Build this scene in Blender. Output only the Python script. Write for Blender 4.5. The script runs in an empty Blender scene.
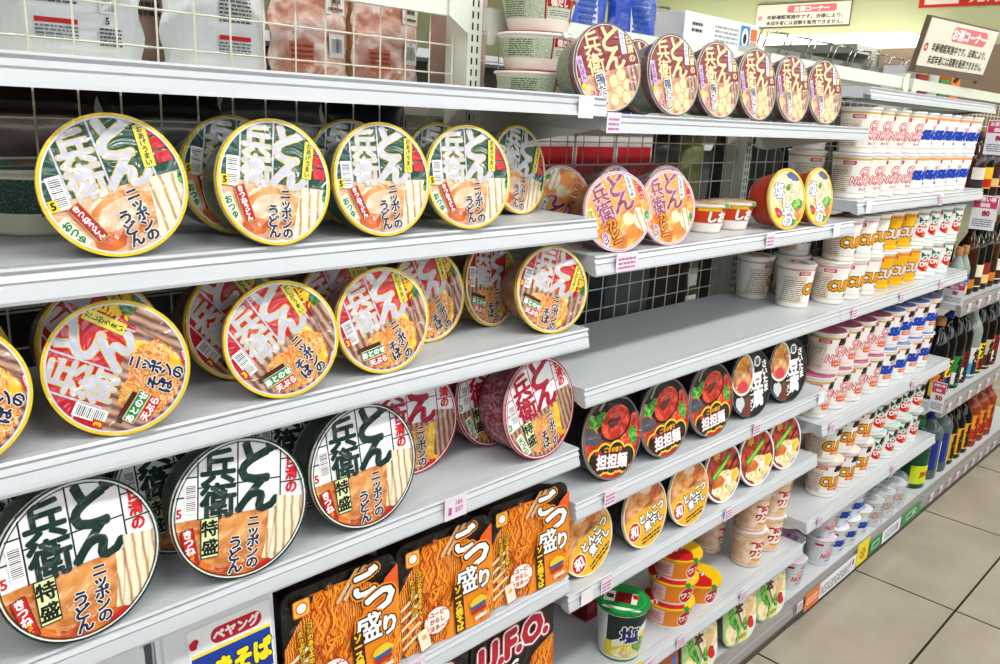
import bpy, bmesh, math, random
from mathutils import Vector, Matrix
random.seed(7)
PI = math.pi
H = 1.34                      # eye height: heights in the tables below are measured from the eye level
C = bpy.context.scene.collection
scene = bpy.context.scene

# ------------------------------------------------------------------ materials
def lin(h):
    h = h.lstrip('#'); v = [int(h[i:i+2], 16)/255 for i in (0, 2, 4)]
    return tuple(((c/12.92) if c <= .04045 else ((c+.055)/1.055)**2.4) for c in v) + (1,)
MATS = {}
def mat(name, col='#ffffff', rough=.45, metal=0, coat=0, spec=.35, emit=None, strength=1, alpha=None):
    if name in MATS: return MATS[name]
    m = bpy.data.materials.new(name); m.use_nodes = True
    b = m.node_tree.nodes['Principled BSDF']
    b.inputs['Base Color'].default_value = lin(col)
    b.inputs['Roughness'].default_value = rough; b.inputs['Metallic'].default_value = metal
    b.inputs['Specular IOR Level'].default_value = spec
    if coat:
        add_wrap(m, coat)
    if emit:
        b.inputs['Emission Color'].default_value = lin(emit); b.inputs['Emission Strength'].default_value = strength
    MATS[name] = m
    return m
def add_wrap(m, coat):
    """a clear wrinkled film over the print"""
    nt = m.node_tree; b = nt.nodes['Principled BSDF']
    b.inputs['Coat Weight'].default_value = coat; b.inputs['Coat Roughness'].default_value = .16; b.inputs['Coat IOR'].default_value = 1.7
    tc = nt.nodes.new('ShaderNodeTexCoord'); n = nt.nodes.new('ShaderNodeTexNoise'); bp = nt.nodes.new('ShaderNodeBump')
    n.inputs['Scale'].default_value = 24; n.inputs['Detail'].default_value = 2.0; n.inputs['Distortion'].default_value = 1.6
    bp.inputs['Strength'].default_value = .75; bp.inputs['Distance'].default_value = .02
    nt.links.new(tc.outputs['Object'], n.inputs['Vector']); nt.links.new(n.outputs['Fac'], bp.inputs['Height'])
    nt.links.new(bp.outputs['Normal'], b.inputs['Coat Normal'])
def tex_mat(name, kind, stops, scale=60, rough=.45, coat=0, detail=3, distortion=1.0, stretch=(1, 1, 1), rot=0):
    """patterned print: noise / wave / voronoi through a colour ramp"""
    if name in MATS: return MATS[name]
    m = mat(name, '#ffffff', rough, coat=coat)
    nt = m.node_tree; b = nt.nodes['Principled BSDF']
    tc = nt.nodes.new('ShaderNodeTexCoord'); mp = nt.nodes.new('ShaderNodeMapping')
    mp.inputs['Scale'].default_value = stretch; mp.inputs['Rotation'].default_value = (0, 0, rot)
    nt.links.new(tc.outputs['Object'], mp.inputs['Vector'])
    if kind == 'noise':
        t = nt.nodes.new('ShaderNodeTexNoise'); t.inputs['Detail'].default_value = detail; out = 'Fac'; t.inputs['Distortion'].default_value = distortion
    elif kind == 'wave':
        t = nt.nodes.new('ShaderNodeTexWave'); t.inputs['Distortion'].default_value = distortion; t.inputs['Detail'].default_value = 2; t.inputs['Detail Scale'].default_value = 1.5; out = 'Fac'
    else:
        t = nt.nodes.new('ShaderNodeTexVoronoi'); out = 'Color' if kind == 'cells' else 'Distance'
    t.inputs['Scale'].default_value = scale
    nt.links.new(mp.outputs['Vector'], t.inputs['Vector'])
    r = nt.nodes.new('ShaderNodeValToRGB'); e = r.color_ramp.elements
    while len(e) < len(stops): e.new(.5)
    for el, (p, c) in zip(e, stops): el.position = p; el.color = lin(c)
    nt.links.new(t.outputs[out], r.inputs['Fac']); nt.links.new(r.outputs['Color'], b.inputs['Base Color'])
    return m
def glass(name, col, rough=.03, trans=.9, ior=1.45):
    if name in MATS: return MATS[name]
    m = mat(name, col, rough); b = m.node_tree.nodes['Principled BSDF']
    b.inputs['Transmission Weight'].default_value = trans; b.inputs['IOR'].default_value = ior
    return m
def film(name, fac=.12):
    if name in MATS: return MATS[name]
    m = bpy.data.materials.new(name); m.use_nodes = True; nt = m.node_tree; nt.nodes.clear()
    o = nt.nodes.new('ShaderNodeOutputMaterial'); mx = nt.nodes.new('ShaderNodeMixShader'); tr = nt.nodes.new('ShaderNodeBsdfTransparent')
    g = nt.nodes.new('ShaderNodeBsdfPrincipled'); g.inputs['Roughness'].default_value = .15; g.inputs['Base Color'].default_value = lin('#cfd3da')
    mx.inputs[0].default_value = fac; nt.links.new(tr.outputs[0], mx.inputs[1]); nt.links.new(g.outputs[0], mx.inputs[2]); nt.links.new(mx.outputs[0], o.inputs[0])
    MATS[name] = m; return m

W = 1.0
INK = {}
def ink(h, coat=.0):
    """flat printing ink of one colour"""
    k = (h, coat)
    if k not in INK: INK[k] = mat('ink_%s%s' % (h.lstrip('#'), '_film' if coat else ''), h, .45, coat=coat, spec=.2)
    return INK[k]
def fi(h, c=.35): return ink(h, c)

metal_cream = mat('cream_enamel', '#d9dccf', .38, spec=.5)
deck_grey = mat('shelf_deck_enamel', '#c3c8cc', .32)
rail_plastic = mat('price_rail_plastic', '#c2c6cb', .22)
rail_dark = mat('grey_price_rail', '#8f8c88', .35)
wire_cream = mat('cream_wire', '#d9d6c2', .4)
dark_slot = mat('slot_shadow', '#1c1c1a', .8)
white_pl = mat('white_plastic', '#f0eee6', .35)
off_pl = mat('offwhite_foam', '#e6e1d2', .5)
black_pl = mat('black_plastic', '#141416', .35)
chrome = mat('chrome', '#c9cacb', .2, 1)

food = dict(
 kaki=tex_mat('print_tempura', 'noise', [(.3, '#c4501c'), (.42, '#ea7c2c'), (.5, '#f6cc6c'), (.56, '#c9401a'), (.64, '#f2d27a'), (.74, '#8fae4a')], 120, coat=.8),
 soba=tex_mat('print_soba', 'wave', [(.0, '#6b4435'), (.5, '#a57a63'), (1, '#c7a088')], 34, coat=.8, distortion=1.5),
 udon=tex_mat('print_udon', 'wave', [(.0, '#b98e5c'), (.25, '#ecdcb8'), (1, '#f7ecd2')], 30, coat=.8, distortion=1.5),
 tofu=tex_mat('print_pale_tofu', 'noise', [(.32, '#d0946a'), (.48, '#e6bd98'), (.66, '#f1dcc4')], 32, coat=.8),
 abura=tex_mat('print_fried_tofu', 'noise', [(.32, '#b8601d'), (.48, '#dd9148'), (.66, '#f0b873')], 32, coat=.8),
 broth=tex_mat('print_broth', 'noise', [(.35, '#b4430b'), (.55, '#e2741a'), (.7, '#f2a13b')], 30, coat=.8),
 duck=tex_mat('print_duck', 'voronoi', [(.0, '#e9c79a'), (.45, '#dba877'), (.7, '#a9643f'), (1, '#6d3527')], 45, coat=.8),
 curry=tex_mat('print_curry', 'noise', [(.35, '#d26b16'), (.5, '#f0a033'), (.68, '#f6cf7a')], 40, coat=.8),
 pale=tex_mat('print_pale_noodles', 'noise', [(.35, '#d9b35c'), (.5, '#f3e2a8'), (.66, '#fbf3d3')], 70, coat=.6),
 red=tex_mat('print_red_soup', 'noise', [(.3, '#6d0a06'), (.46, '#c01c0c'), (.6, '#e8401a'), (.72, '#f58a3a')], 55, coat=.6),
 chili=tex_mat('print_chili_chunks', 'voronoi', [(.0, '#e2582a'), (.4, '#c12d10'), (.75, '#7d1408'), (1, '#4a0a05')], 75, coat=.6),
 meat=tex_mat('print_pork', 'voronoi', [(.0, '#f0c9a0'), (.45, '#d8995f'), (.75, '#a75a2c'), (1, '#7a3818')], 48, coat=.6),
 green=tex_mat('print_greens', 'noise', [(.35, '#13520f'), (.5, '#2f9a26'), (.65, '#8fd34a')], 80, coat=.6),
 yaki=tex_mat('print_fried_noodles', 'wave', [(.0, '#7a1f04'), (.3, '#d3590a'), (.62, '#f58a14'), (1, '#fdb53a')], 88, coat=.5, distortion=5.5),
 omu=tex_mat('print_egg', 'noise', [(.35, '#e89a10'), (.55, '#f7c828'), (.7, '#fbe27a')], 50, coat=.8),
)
fine = tex_mat('fine_print_beige', 'noise', [(.38, '#c9b79c'), (.5, '#e2d8c2'), (.6, '#e8dfcd')], 420, detail=1, stretch=(1, 1, .6))
fine_green = tex_mat('fine_print_green', 'noise', [(.38, '#8d9a80'), (.5, '#bfc9ad'), (.6, '#c9d2b8')], 520, detail=1)
fine_green_shaded = tex_mat('fine_print_green_shaded', 'noise', [(.38, '#4f5a44'), (.5, '#76816a'), (.6, '#828c74')], 520, .4, coat=.4, detail=1)  # darkened copy of the green print, shade put into its colour
fine_dark = tex_mat('fine_print_dark_green', 'noise', [(.36, '#5d7468'), (.48, '#223f34'), (.6, '#1a352d')], 620, detail=1)
fine_grey = tex_mat('fine_print_grey', 'noise', [(.38, '#b4b9be'), (.5, '#d5d8db'), (.6, '#dfe1e3')], 420, detail=1)
fine_pink = tex_mat('fine_print_pink', 'noise', [(.38, '#e3b2ba'), (.5, '#f0d6d8'), (.6, '#f3dedf')], 420, detail=1)
soup_side = tex_mat('peach_cup_print', 'noise', [(.34, '#e6bf98'), (.5, '#efd3b4'), (.64, '#f4dfc6')], 60, detail=1)

# ------------------------------------------------------------------ object helpers
def link(o, parent=None):
    C.objects.link(o)
    if parent is not None: o.parent = parent
    return o
def thing(name, label, cat, loc=(0, 0, 0), rot=(0, 0, 0), group=None):
    o = bpy.data.objects.new(name, None); o.empty_display_size = .02
    o.location = loc; o.rotation_euler = rot; link(o)
    return tag(o, label, cat, group)
def tag(o, label, cat, group=None):
    o['label'] = label; o['category'] = cat
    if group: o['group'] = group
    return o
def structure(o): o['kind'] = 'structure'; return o
def meshobj(name, me, parent=None, loc=(0, 0, 0), rot=(0, 0, 0)):
    o = bpy.data.objects.new(name, me); o.location = loc; o.rotation_euler = rot
    return link(o, parent)
def copy_tree(o, parent=None):
    c = o.copy(); C.objects.link(c); c.parent = parent
    for ch in list(o.children): copy_tree(ch, c)
    return c

class MB:
    """collects shapes into one mesh, a material per face"""
    def __init__(s): s.v = []; s.f = []; s.m = []; s.mats = []; s.sm = []
    def mi(s, m):
        if m not in s.mats: s.mats.append(m)
        return s.mats.index(m)
    def face(s, pts, m, smooth=False):
        i = len(s.v); s.v += [tuple(p) for p in pts]; s.f.append(tuple(range(i, i+len(pts)))); s.m.append(s.mi(m)); s.sm.append(smooth)
    def box(s, x0, x1, y0, y1, z0, z1, m):
        i = len(s.v); s.v += [(x, y, z) for x in (x0, x1) for y in (y0, y1) for z in (z0, z1)]; k = s.mi(m)
        for q in ((0, 1, 3, 2), (4, 6, 7, 5), (0, 4, 5, 1), (2, 3, 7, 6), (0, 2, 6, 4), (1, 5, 7, 3)):
            s.f.append(tuple(i+a for a in q)); s.m.append(k); s.sm.append(False)
    def extrude_x(s, prof, x0, x1, m, caps=True):
        """(y, z) outline swept along x"""
        i = len(s.v); n = len(prof); k = s.mi(m)
        s.v += [(x0, y, z) for y, z in prof] + [(x1, y, z) for y, z in prof]
        for a in range(n):
            b = (a+1) % n; s.f.append((i+a, i+b, i+n+b, i+n+a)); s.m.append(k); s.sm.append(False)
        if caps:
            s.f.append(tuple(i+a for a in range(n))[::-1]); s.m.append(k); s.sm.append(False)
            s.f.append(tuple(i+n+a for a in range(n))); s.m.append(k); s.sm.append(False)
    def tube(s, p, q, r, m, n=4):
        p = Vector(p); q = Vector(q); d = (q-p).normalized(); a = d.orthogonal().normalized(); b = d.cross(a)
        i = len(s.v); k = s.mi(m)
        for c in (p, q):
            for j in range(n):
                t = 2*PI*(j+.5)/n; s.v.append(tuple(c+a*math.cos(t)*r+b*math.sin(t)*r))
        for j in range(n):
            h = (j+1) % n; s.f.append((i+j, i+h, i+n+h, i+n+j)); s.m.append(k); s.sm.append(n > 5)
        s.f.append(tuple(i+j for j in range(n))[::-1]); s.m.append(k); s.sm.append(False)
        s.f.append(tuple(i+n+j for j in range(n))); s.m.append(k); s.sm.append(False)
    def path(s, pts, r, m, n=6):
        for a, b in zip(pts, pts[1:]): s.tube(a, b, r, m, n)
    def lathe(s, prof, n=40, cap0=True, cap1=True, squash=1.0, sq=0):
        """profile of (radius, z, material of the band up to the next ring); sq>0 squares the section"""
        i = len(s.v)
        for (r, z, _) in prof:
            for j in range(n):
                t = 2*PI*j/n; cx, sx = math.cos(t), math.sin(t)
                if sq:
                    w = (abs(cx)**sq+abs(sx)**sq)**(-1/sq); cx *= w; sx *= w
                s.v.append((r*cx, r*sx*squash, z))
        for a in range(len(prof)-1):
            k = s.mi(prof[a][2]); up = 1
            for j in range(n):
                h = (j+1) % n
                s.f.append((i+a*n+j, i+a*n+h, i+(a+1)*n+h, i+(a+1)*n+j)); s.m.append(k); s.sm.append(True)
        if cap0: s.f.append(tuple(i+j for j in range(n))[::-1]); s.m.append(s.mi(prof[0][2])); s.sm.append(False)
        if cap1: s.f.append(tuple(i+(len(prof)-1)*n+j for j in range(n))); s.m.append(s.mi(prof[-1][2])); s.sm.append(False)
    def mesh(s, name, fix=False):
        me = bpy.data.meshes.new(name); me.from_pydata(s.v, [], s.f)
        for m in s.mats: me.materials.append(m)
        me.polygons.foreach_set('material_index', s.m); me.polygons.foreach_set('use_smooth', s.sm)
        if fix:
            bm = bmesh.new(); bm.from_mesh(me); bmesh.ops.remove_doubles(bm, verts=bm.verts, dist=1e-6)
            bmesh.ops.recalc_face_normals(bm, faces=bm.faces); bm.to_mesh(me); bm.free()
        me.update(); return me

# ------------------------------------------------------------------ flat artwork (printing) as thin ink layers
GLYPH = {}
def glyphs(body):
    if body in GLYPH: return GLYPH[body]
    c = bpy.data.curves.new('lettering', 'FONT'); c.body = body; c.size = 1; c.resolution_u = 2
    o = bpy.data.objects.new('lettering', c); C.objects.link(o); bpy.context.view_layer.update()
    dg = bpy.context.evaluated_depsgraph_get(); ev = o.evaluated_get(dg); me = bpy.data.meshes.new_from_object(ev)
    vs = [(v.co.x, v.co.y) for v in me.vertices]; fs = [[vs[i] for i in p.vertices] for p in me.polygons]
    x0 = min((v[0] for v in vs), default=0); x1 = max((v[0] for v in vs), default=1)
    y0 = min((v[1] for v in vs), default=0); y1 = max((v[1] for v in vs), default=1)
    bpy.data.objects.remove(o); bpy.data.curves.remove(c); bpy.data.meshes.remove(me)
    GLYPH[body] = (fs, x0, x1, y0, y1); return GLYPH[body]
def clip_poly(pts, conv):
    for i in range(len(conv)):
        (ax, ay), (bx, by) = conv[i], conv[(i+1) % len(conv)]; out = []
        def side(p): return (bx-ax)*(p[1]-ay)-(by-ay)*(p[0]-ax)
        for j in range(len(pts)):
            p, q = pts[j], pts[(j+1) % len(pts)]; sp, sq = side(p), side(q)
            if sp >= 0: out.append(p)
            if (sp >= 0) != (sq >= 0):
                t = sp/(sp-sq); out.append((p[0]+(q[0]-p[0])*t, p[1]+(q[1]-p[1])*t))
        pts = out
        if len(pts) < 3: return []
    return pts
class Art:
    def __init__(s): s.items = []; s.L = 0
    def add(s, pts, m, sub=0.0): s.items.append((pts, s.L+sub, m))
    def poly(s, pts, m): s.L += 1; s.add(pts, m); return s
    def rect(s, x, y, w, h, m, rot=0):
        c, d = math.cos(math.radians(rot)), math.sin(math.radians(rot))
        return s.poly([(x+a*c-b*d, y+a*d+b*c) for a, b in ((-w/2, -h/2), (w/2, -h/2), (w/2, h/2), (-w/2, h/2))], m)
    def disc(s, x, y, rx, m, ry=None, n=32, rot=0):
        ry = rx if ry is None else ry; c, d = math.cos(math.radians(rot)), math.sin(math.radians(rot))
        p = [(rx*math.cos(2*PI*i/n), ry*math.sin(2*PI*i/n)) for i in range(n)]
        return s.poly([(x+a*c-b*d, y+a*d+b*c) for a, b in p], m)
    def ring(s, r0, r1, m, n=64, x=0, y=0):
        s.L += 1
        for i in range(n):
            a, b = 2*PI*i/n, 2*PI*(i+1)/n
            s.add([(x+r0*math.cos(a), y+r0*math.sin(a)), (x+r1*math.cos(a), y+r1*math.sin(a)), (x+r1*math.cos(b), y+r1*math.sin(b)), (x+r0*math.cos(b), y+r0*math.sin(b))], m)
        return s
    def blob(s, x, y, rx, ry, m, wob=.15, n=18, rot=0, seed=1):
        s.L += 1; rd = random.Random(seed); ph = [rd.uniform(0, 6) for _ in range(3)]
        c, d = math.cos(math.radians(rot)), math.sin(math.radians(rot)); p = []
        for i in range(n):
            t = 2*PI*i/n; k = 1+wob*(math.sin(2*t+ph[0])+.6*math.sin(3*t+ph[1])+.4*math.sin(5*t+ph[2]))
            a, b = rx*k*math.cos(t), ry*k*math.sin(t); p.append((x+a*c-b*d, y+a*d+b*c))
        for i in range(n): s.add([(x, y), p[i], p[(i+1) % n]], m)
        return s
    def strip(s, pts, w, m):
        s.L += 1; e = []
        for i, p in enumerate(pts):
            a = pts[max(0, i-1)]; b = pts[min(len(pts)-1, i+1)]; dx, dy = b[0]-a[0], b[1]-a[1]; l = math.hypot(dx, dy) or 1
            ww = w[i] if isinstance(w, (list, tuple)) else w
            e.append(((p[0]-dy/l*ww/2, p[1]+dx/l*ww/2), (p[0]+dy/l*ww/2, p[1]-dx/l*ww/2)))
        for (a, b), (c, d) in zip(e, e[1:]): s.add([a, b, d, c], m)
        return s
    def rrect(s, x, y, w, h, r, m, rot=0):
        c, d = math.cos(math.radians(rot)), math.sin(math.radians(rot)); p = []
        for (cx, cy, a0) in ((w/2-r, h/2-r, 0), (-w/2+r, h/2-r, 90), (-w/2+r, -h/2+r, 180), (w/2-r, -h/2+r, 270)):
            for k in range(5):
                t = math.radians(a0+k*22.5); p.append((cx+r*math.cos(t), cy+r*math.sin(t)))
        return s.poly([(x+a*c-b*d, y+a*d+b*c) for a, b in p], m)
    def text(s, body, x, y, h, m, bold=.0, outs=(), rot=0, sx=1., vert=False, shear=0, pitch=.95):
        """centred at (x, y); h = em height; outs = [(extra weight, material)] drawn beneath, widest first"""
        c, d = math.cos(math.radians(rot)), math.sin(math.radians(rot))
        runs = []
        if vert:
            n = len(body)
            for i, ch in enumerate(body): 
                g = glyphs(ch); runs.append((g[0], -(g[1]+g[2])/2, ((n-1)/2-i)*pitch-.38))
        else:
            g = glyphs(body); runs.append((g[0], -(g[1]+g[2])/2, -(.38 if ord(body[0]) > 0x2000 else (g[3]+g[4])/2)))
        for wgt, mm in list(outs)+[(bold, m)]:
            s.L += 1
            offs = [(0, 0)]
            if wgt > 0:
                k = 8 if wgt < .09 else 12
                offs = [(wgt*math.cos(2*PI*i/k), wgt*math.sin(2*PI*i/k)) for i in range(k)]
                if wgt >= .07: offs += [(wgt*.5*math.cos(2*PI*i/6), wgt*.5*math.sin(2*PI*i/6)) for i in range(6)]
            for fs, ox, oy in runs:
                for oi, (dx, dy) in enumerate(offs):
                    for f in fs:
                        q = []
                        for a, b in f:
                            a2 = (a+ox+dx+shear*(b-.38))*h*sx; b2 = (b+oy+dy)*h
                            q.append((x+a2*c-b2*d, y+a2*d+b2*c))
                        s.add(q, mm, oi*.055)
        return s
    def barcode(s, x, y, w, h, rot=0, seed=3, vertical=False, dark=None):
        s.rect(x, y, w, h, ink('#f2f2f2', .8), rot); rd = random.Random(seed); s.L += 1
        c, d = math.cos(math.radians(rot)), math.sin(math.radians(rot)); n = 14
        for i in range(n):
            t = (i+.5)/n; bw = rd.uniform(.2, .65)/n
            if vertical: q = [(-w*.38, (t-.5-bw/2)*h*.84), (w*.38, (t-.5-bw/2)*h*.84), (w*.38, (t-.5+bw/2)*h*.84), (-w*.38, (t-.5+bw/2)*h*.84)]
            else: q = [((t-.5-bw/2)*w*.84, -h*.38), ((t-.5+bw/2)*w*.84, -h*.38), ((t-.5+bw/2)*w*.84, h*.38), ((t-.5-bw/2)*w*.84, h*.38)]
            s.add([(x+a*c-b*d, y+a*d+b*c) for a, b in q], dark or ink('#22252e', .8))
        return s
    def lines(s, x, y, w, h, n, m, rot=0, seed=1):
        """rows of print too small to read"""
        rd = random.Random(seed); c, d = math.cos(math.radians(rot)), math.sin(math.radians(rot)); s.L += 1
        for i in range(n):
            yy = h*(.5-(i+.5)/n); xx = -w/2
            while xx < w/2-.02*w:
                l = min(rd.uniform(.04, .22)*w, w/2-xx); t = h/n*.5
                s.add([(x+a*c-b*d, y+a*d+b*c) for a, b in ((xx, yy-t/2), (xx+l, yy-t/2), (xx+l, yy+t/2), (xx, yy+t/2))], m); xx += l+.03*w
        return s
    def build(s, mb, scale, clip=None, dz=.00005, z0=0.0, xf=None):
        rmin = None
        if clip: rmin = min(math.hypot((clip[i][0]+clip[i-1][0])/2, (clip[i][1]+clip[i-1][1])/2) for i in range(len(clip)))
        for pts, L, m in s.items:
            if clip and any(math.hypot(*p) > rmin for p in pts):
                pts = clip_poly(pts if area(pts) > 0 else pts[::-1], clip)
                if len(pts) < 3: continue
            elif area(pts) < 0: pts = pts[::-1]
            z = z0+L*dz
            mb.face([(xf(a*scale, b*scale, z) if xf else (a*scale, b*scale, z)) for a, b in pts], m)
def area(p): return sum(p[i-1][0]*p[i][1]-p[i][0]*p[i-1][1] for i in range(len(p)))
def circ(n=64, r=1.0): return [(r*math.cos(2*PI*i/n), r*math.sin(2*PI*i/n)) for i in range(n)]
def rrpts(w, h, r, k=6):
    p = []
    for (cx, cy, a0) in ((w/2-r, h/2-r, 0), (-w/2+r, h/2-r, 90), (-w/2+r, -h/2+r, 180), (w/2-r, -h/2+r, 270)):
        for i in range(k): t = math.radians(a0+i*90/(k-1)); p.append((cx+r*math.cos(t), cy+r*math.sin(t)))
    return p

# ------------------------------------------------------------------ lid designs (unit radius)
NAVY = fi('#16244f'); WH = fi('#f4f4f6'); BLK = fi('#111416'); RED = fi('#c8141e'); YEL = fi('#f2d21c')
def curve_strips(a, x, w, top, bot, m, n=6, bend=.18, dark=None):
    """a hank of noodles hanging down the lid"""
    for i in range(n):
        t = (i+.5)/n; xx = x+(t-.5)*w; pts = []
        for k in range(8):
            u = k/7; pts.append((xx+bend*u*u*(1 if t > .3 else .6)*-1, top+(bot-top)*u-.06*t))
        a.strip(pts, w/n*.98, m if i % 2 or dark is None else dark)
def kanban(a, bg, letters, edge, grid, wgt=.040, divide=-.06, out=.035, x0=0.0):
    """the four big brush characters and their panel grid above the divide"""
    a.poly([(-1.1, divide), (1.1, divide), (1.1, 1.1), (-1.1, 1.1)], bg)
    if grid:
        for x in (-.62, -.06, .58): a.rect(x, .5+divide/2, .022, 1.02-divide, grid)
        a.rect(-.34, .36, .56, .02, grid); a.rect(.26, .36, .64, .02, grid)
        for y in (.62, .28): a.rect(.8, y, .42, .02, grid)
        for y in (.52, .26): a.rect(-.82, y, .4, .02, grid)
    o = [(wgt+out, edge)] if edge else []; w2 = wgt*.62; o2 = [(w2+out, edge)] if edge else []
    a.text('ど', .25, .63, .66, letters, wgt, o, rot=-6, sx=1.0)
    a.text('ん', .27, .17, .58, letters, wgt, o, rot=-6, sx=1.15, shear=.15)
    a.text('兵', -.34, .62, .52, letters, w2, o2)
    a.text('衛', -.34, .15, .52, letters, w2, o2)
def rim_ring(a, m, r0=.955, r1=1.0): a.ring(r0, r1, m)

def d_tokumori(c_dark, soba):
    a = Art(); D = fi(c_dark); cream = fi('#e9e9ee')
    a.disc(0, 0, 1, food['soba'] if soba else food['abura'], n=64)
    if not soba: a.poly([(-1, -.2), (-.6, -.2), (-.35, -1), (-1, -1)], food['broth']); a.poly([(-.4, -.78), (.8, -.72), (.5, -1), (-.4, -1)], food['broth'])
    if soba:
        a.blob(.05, -.5, .55, .42, food['kaki'], seed=4); a.blob(.42, -.5, .2, .34, food['omu'], seed=6)
        curve_strips(a, .72, .38, -.02, -.75, food['soba'], 6); a.blob(.9, -.28, .1, .16, food['green'], seed=3)
    else:
        a.poly([(-.75, -.3), (.45, -.05), (.5, -.3), (.2, -.75), (-.3, -.8), (-.6, -.62)], food['abura'])
        a.blob(-.1, -.42, .5, .3, food['abura'], .08, seed=9, rot=12)
        curve_strips(a, .62, .42, .02, -.78, food['udon'], 5); a.blob(.9, -.16, .11, .15, fi('#f0b7b3'), seed=5); a.blob(.86, -.42, .08, .14, food['green'], seed=3)
    kanban(a, cream, D, None, D, .052)
    a.text('日清の', .75, .40, .20, RED, .05, vert=True, pitch=1.0)
    curve_strips(a, .72, .4, .1, -.72, food['soba' if soba else 'udon'], 5)
    a.barcode(-.72, .24, .17, .42, vertical=True); a.rect(-.88, .06, .13, .24, WH); a.text('5' if not soba else '3', -.88, .05, .17, RED if not soba else fi('#1f8a3a'), .04)
    a.rect(-.46, -.34, .25, .56, fi('#101010')); a.rect(-.46, -.34, .225, .535, fi('#d9e7a8')); a.text('特盛', -.46, -.34, .235, BLK, .035, vert=True, pitch=1.1)
    if soba: a.rect(-.7, -.44, .17, .5, fi('#f2efe2'), 14); a.text('天ぷら', -.7, -.44, .14, fi('#1d8a36'), .04, rot=14, vert=True)
    else: a.rect(-.73, -.44, .175, .53, BLK, 10); a.rect(-.73, -.44, .155, .51, RED, 10); a.text('きつね', -.745, -.36, .13, WH, .05, rot=10, vert=True, pitch=.9); a.text('うどん', -.695, -.6, .07, YEL, .04, rot=10, vert=True)
    o = [(.095, fi('#f3ead8'))]
    a.text('ニッポンの', .16, -.5, .18, NAVY, .045, o, rot=-2, vert=True, pitch=.82, sx=1.1)
    a.text('そば' if soba else 'うどん', -.1, -.64, .2, NAVY, .045, o, vert=True, pitch=.85, sx=1.1)
    a.rect(.32, -.87, .22, .09, RED, 18); rim_ring(a, fi('#e8ebe6'), .955, .975); rim_ring(a, D, .972, 1.0); rim_ring(a, D, .93, .945)
    return a
def d_regular(bgc, soba):
    a = Art(); bg = fi(bgc, .85); silver = fi('#c4c5d6', .85); edge = fi('#e3c93a', .85)
    a.disc(0, 0, 1, food['soba'] if soba else food['tofu'], n=64)
    if soba:
        a.blob(.0, -.5, .55, .42, food['kaki'], seed=4); a.blob(.34, -.42, .2, .34, food['omu'], seed=6); a.blob(.05, -.42, .45, .3, food['kaki'], seed=14)
        pass
    else:
        a.blob(.02, -.42, .5, .34, food['abura'], .08, seed=9, rot=12); a.blob(-.05, -.42, .36, .22, food['tofu'], .1, seed=19, rot=12); a.blob(-.3, -.72, .26, .12, food['broth'], seed=2)
        curve_strips(a, .68, .5, .0, -.85, food['udon'], 6); a.blob(.95, -.12, .08, .14, food['green'], seed=3)
    kanban(a, bg, silver, edge, None, .046, -.02, .022)
    for x in (-.62, -.06, .58): a.rect(x, .5, .03, 1.04, silver)
    a.rect(.82, .58, .5, .028, silver); a.rect(.82, .28, .5, .028, silver)
    a.rect(-.8, .3, .42, .028, silver)
    a.text('日清の', .77, .34, .2, fi('#e9c321') if soba else RED, .06, vert=True, pitch=1.02) if soba else [a.rect(.78, y, .22, .17, fi('#c8202c')) for y in (.62, .42, .22)]
    a.rect(.57, .42, .17, .6, fi('#e6d84a'), -4); a.text('だしがうまい' if soba else 'おあげうまい', .57, .42, .098, BLK, .03, rot=-4, vert=True)
    a.barcode(-.74, .1, .2, .46, rot=0, vertical=True); a.rect(-.86, -.05, .12, .16, fi('#c9281a') if soba else YEL); a.text('3' if soba else '5', -.86, -.05, .14, YEL if soba else BLK, .05)
    if soba:
        a.rect(-.5, -.33, .5, .1, fi('#4a1b12'), -8)
        a.rect(-.45, -.45, .5, .17, fi('#e7d9b4'), -8); a.rect(-.45, -.45, .48, .15, fi('#178a3a'), -8); a.text('あとのせ', -.45, -.45, .125, WH, .05, rot=-8)
        a.rect(-.42, -.63, .4, .18, fi('#d8b26a'), -8); a.rect(-.42, -.63, .38, .16, RED, -8); a.text('天ぷら', -.42, -.63, .13, WH, .05, rot=-8)
    else:
        a.rect(-.52, -.38, .19, .6, fi('#caa04a'), 22); a.rect(-.52, -.38, .165, .57, fi('#b01c1c'), 22); a.text('きつねうどん', -.52, -.38, .098, WH, .05, rot=22, vert=True)
        a.rect(-.74, -.46, .14, .46, fi('#d8ead0'), 26); a.text('おつゆ', -.74, -.46, .13, fi('#18703a'), .05, rot=26, vert=True)
    o = [(.1, fi('#f3ead8'))]
    a.text('ニッポンの', .2, -.48, .185, NAVY, .05, o, rot=6, vert=True, pitch=.84, sx=1.1)
    a.text('そば' if soba else 'うどん', -.02, -.62, .2, NAVY, .05, o, rot=6, vert=True, pitch=.86, sx=1.1)
    if soba: a.rect(.5, -.79, .26, .11, RED, 38); a.text('NISSIN', .5, -.79, .075, WH, .03, rot=38)
    if soba: curve_strips(a, .84, .34, .14, -.7, food['soba'], 6, bend=.26); a.blob(.9, .22, .11, .13, food['green'], seed=3)
    rim_ring(a, fi('#d9dbe4'), .93, .96); rim_ring(a, fi('#e5c41d'), .955, 1.0)
    return a
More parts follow.
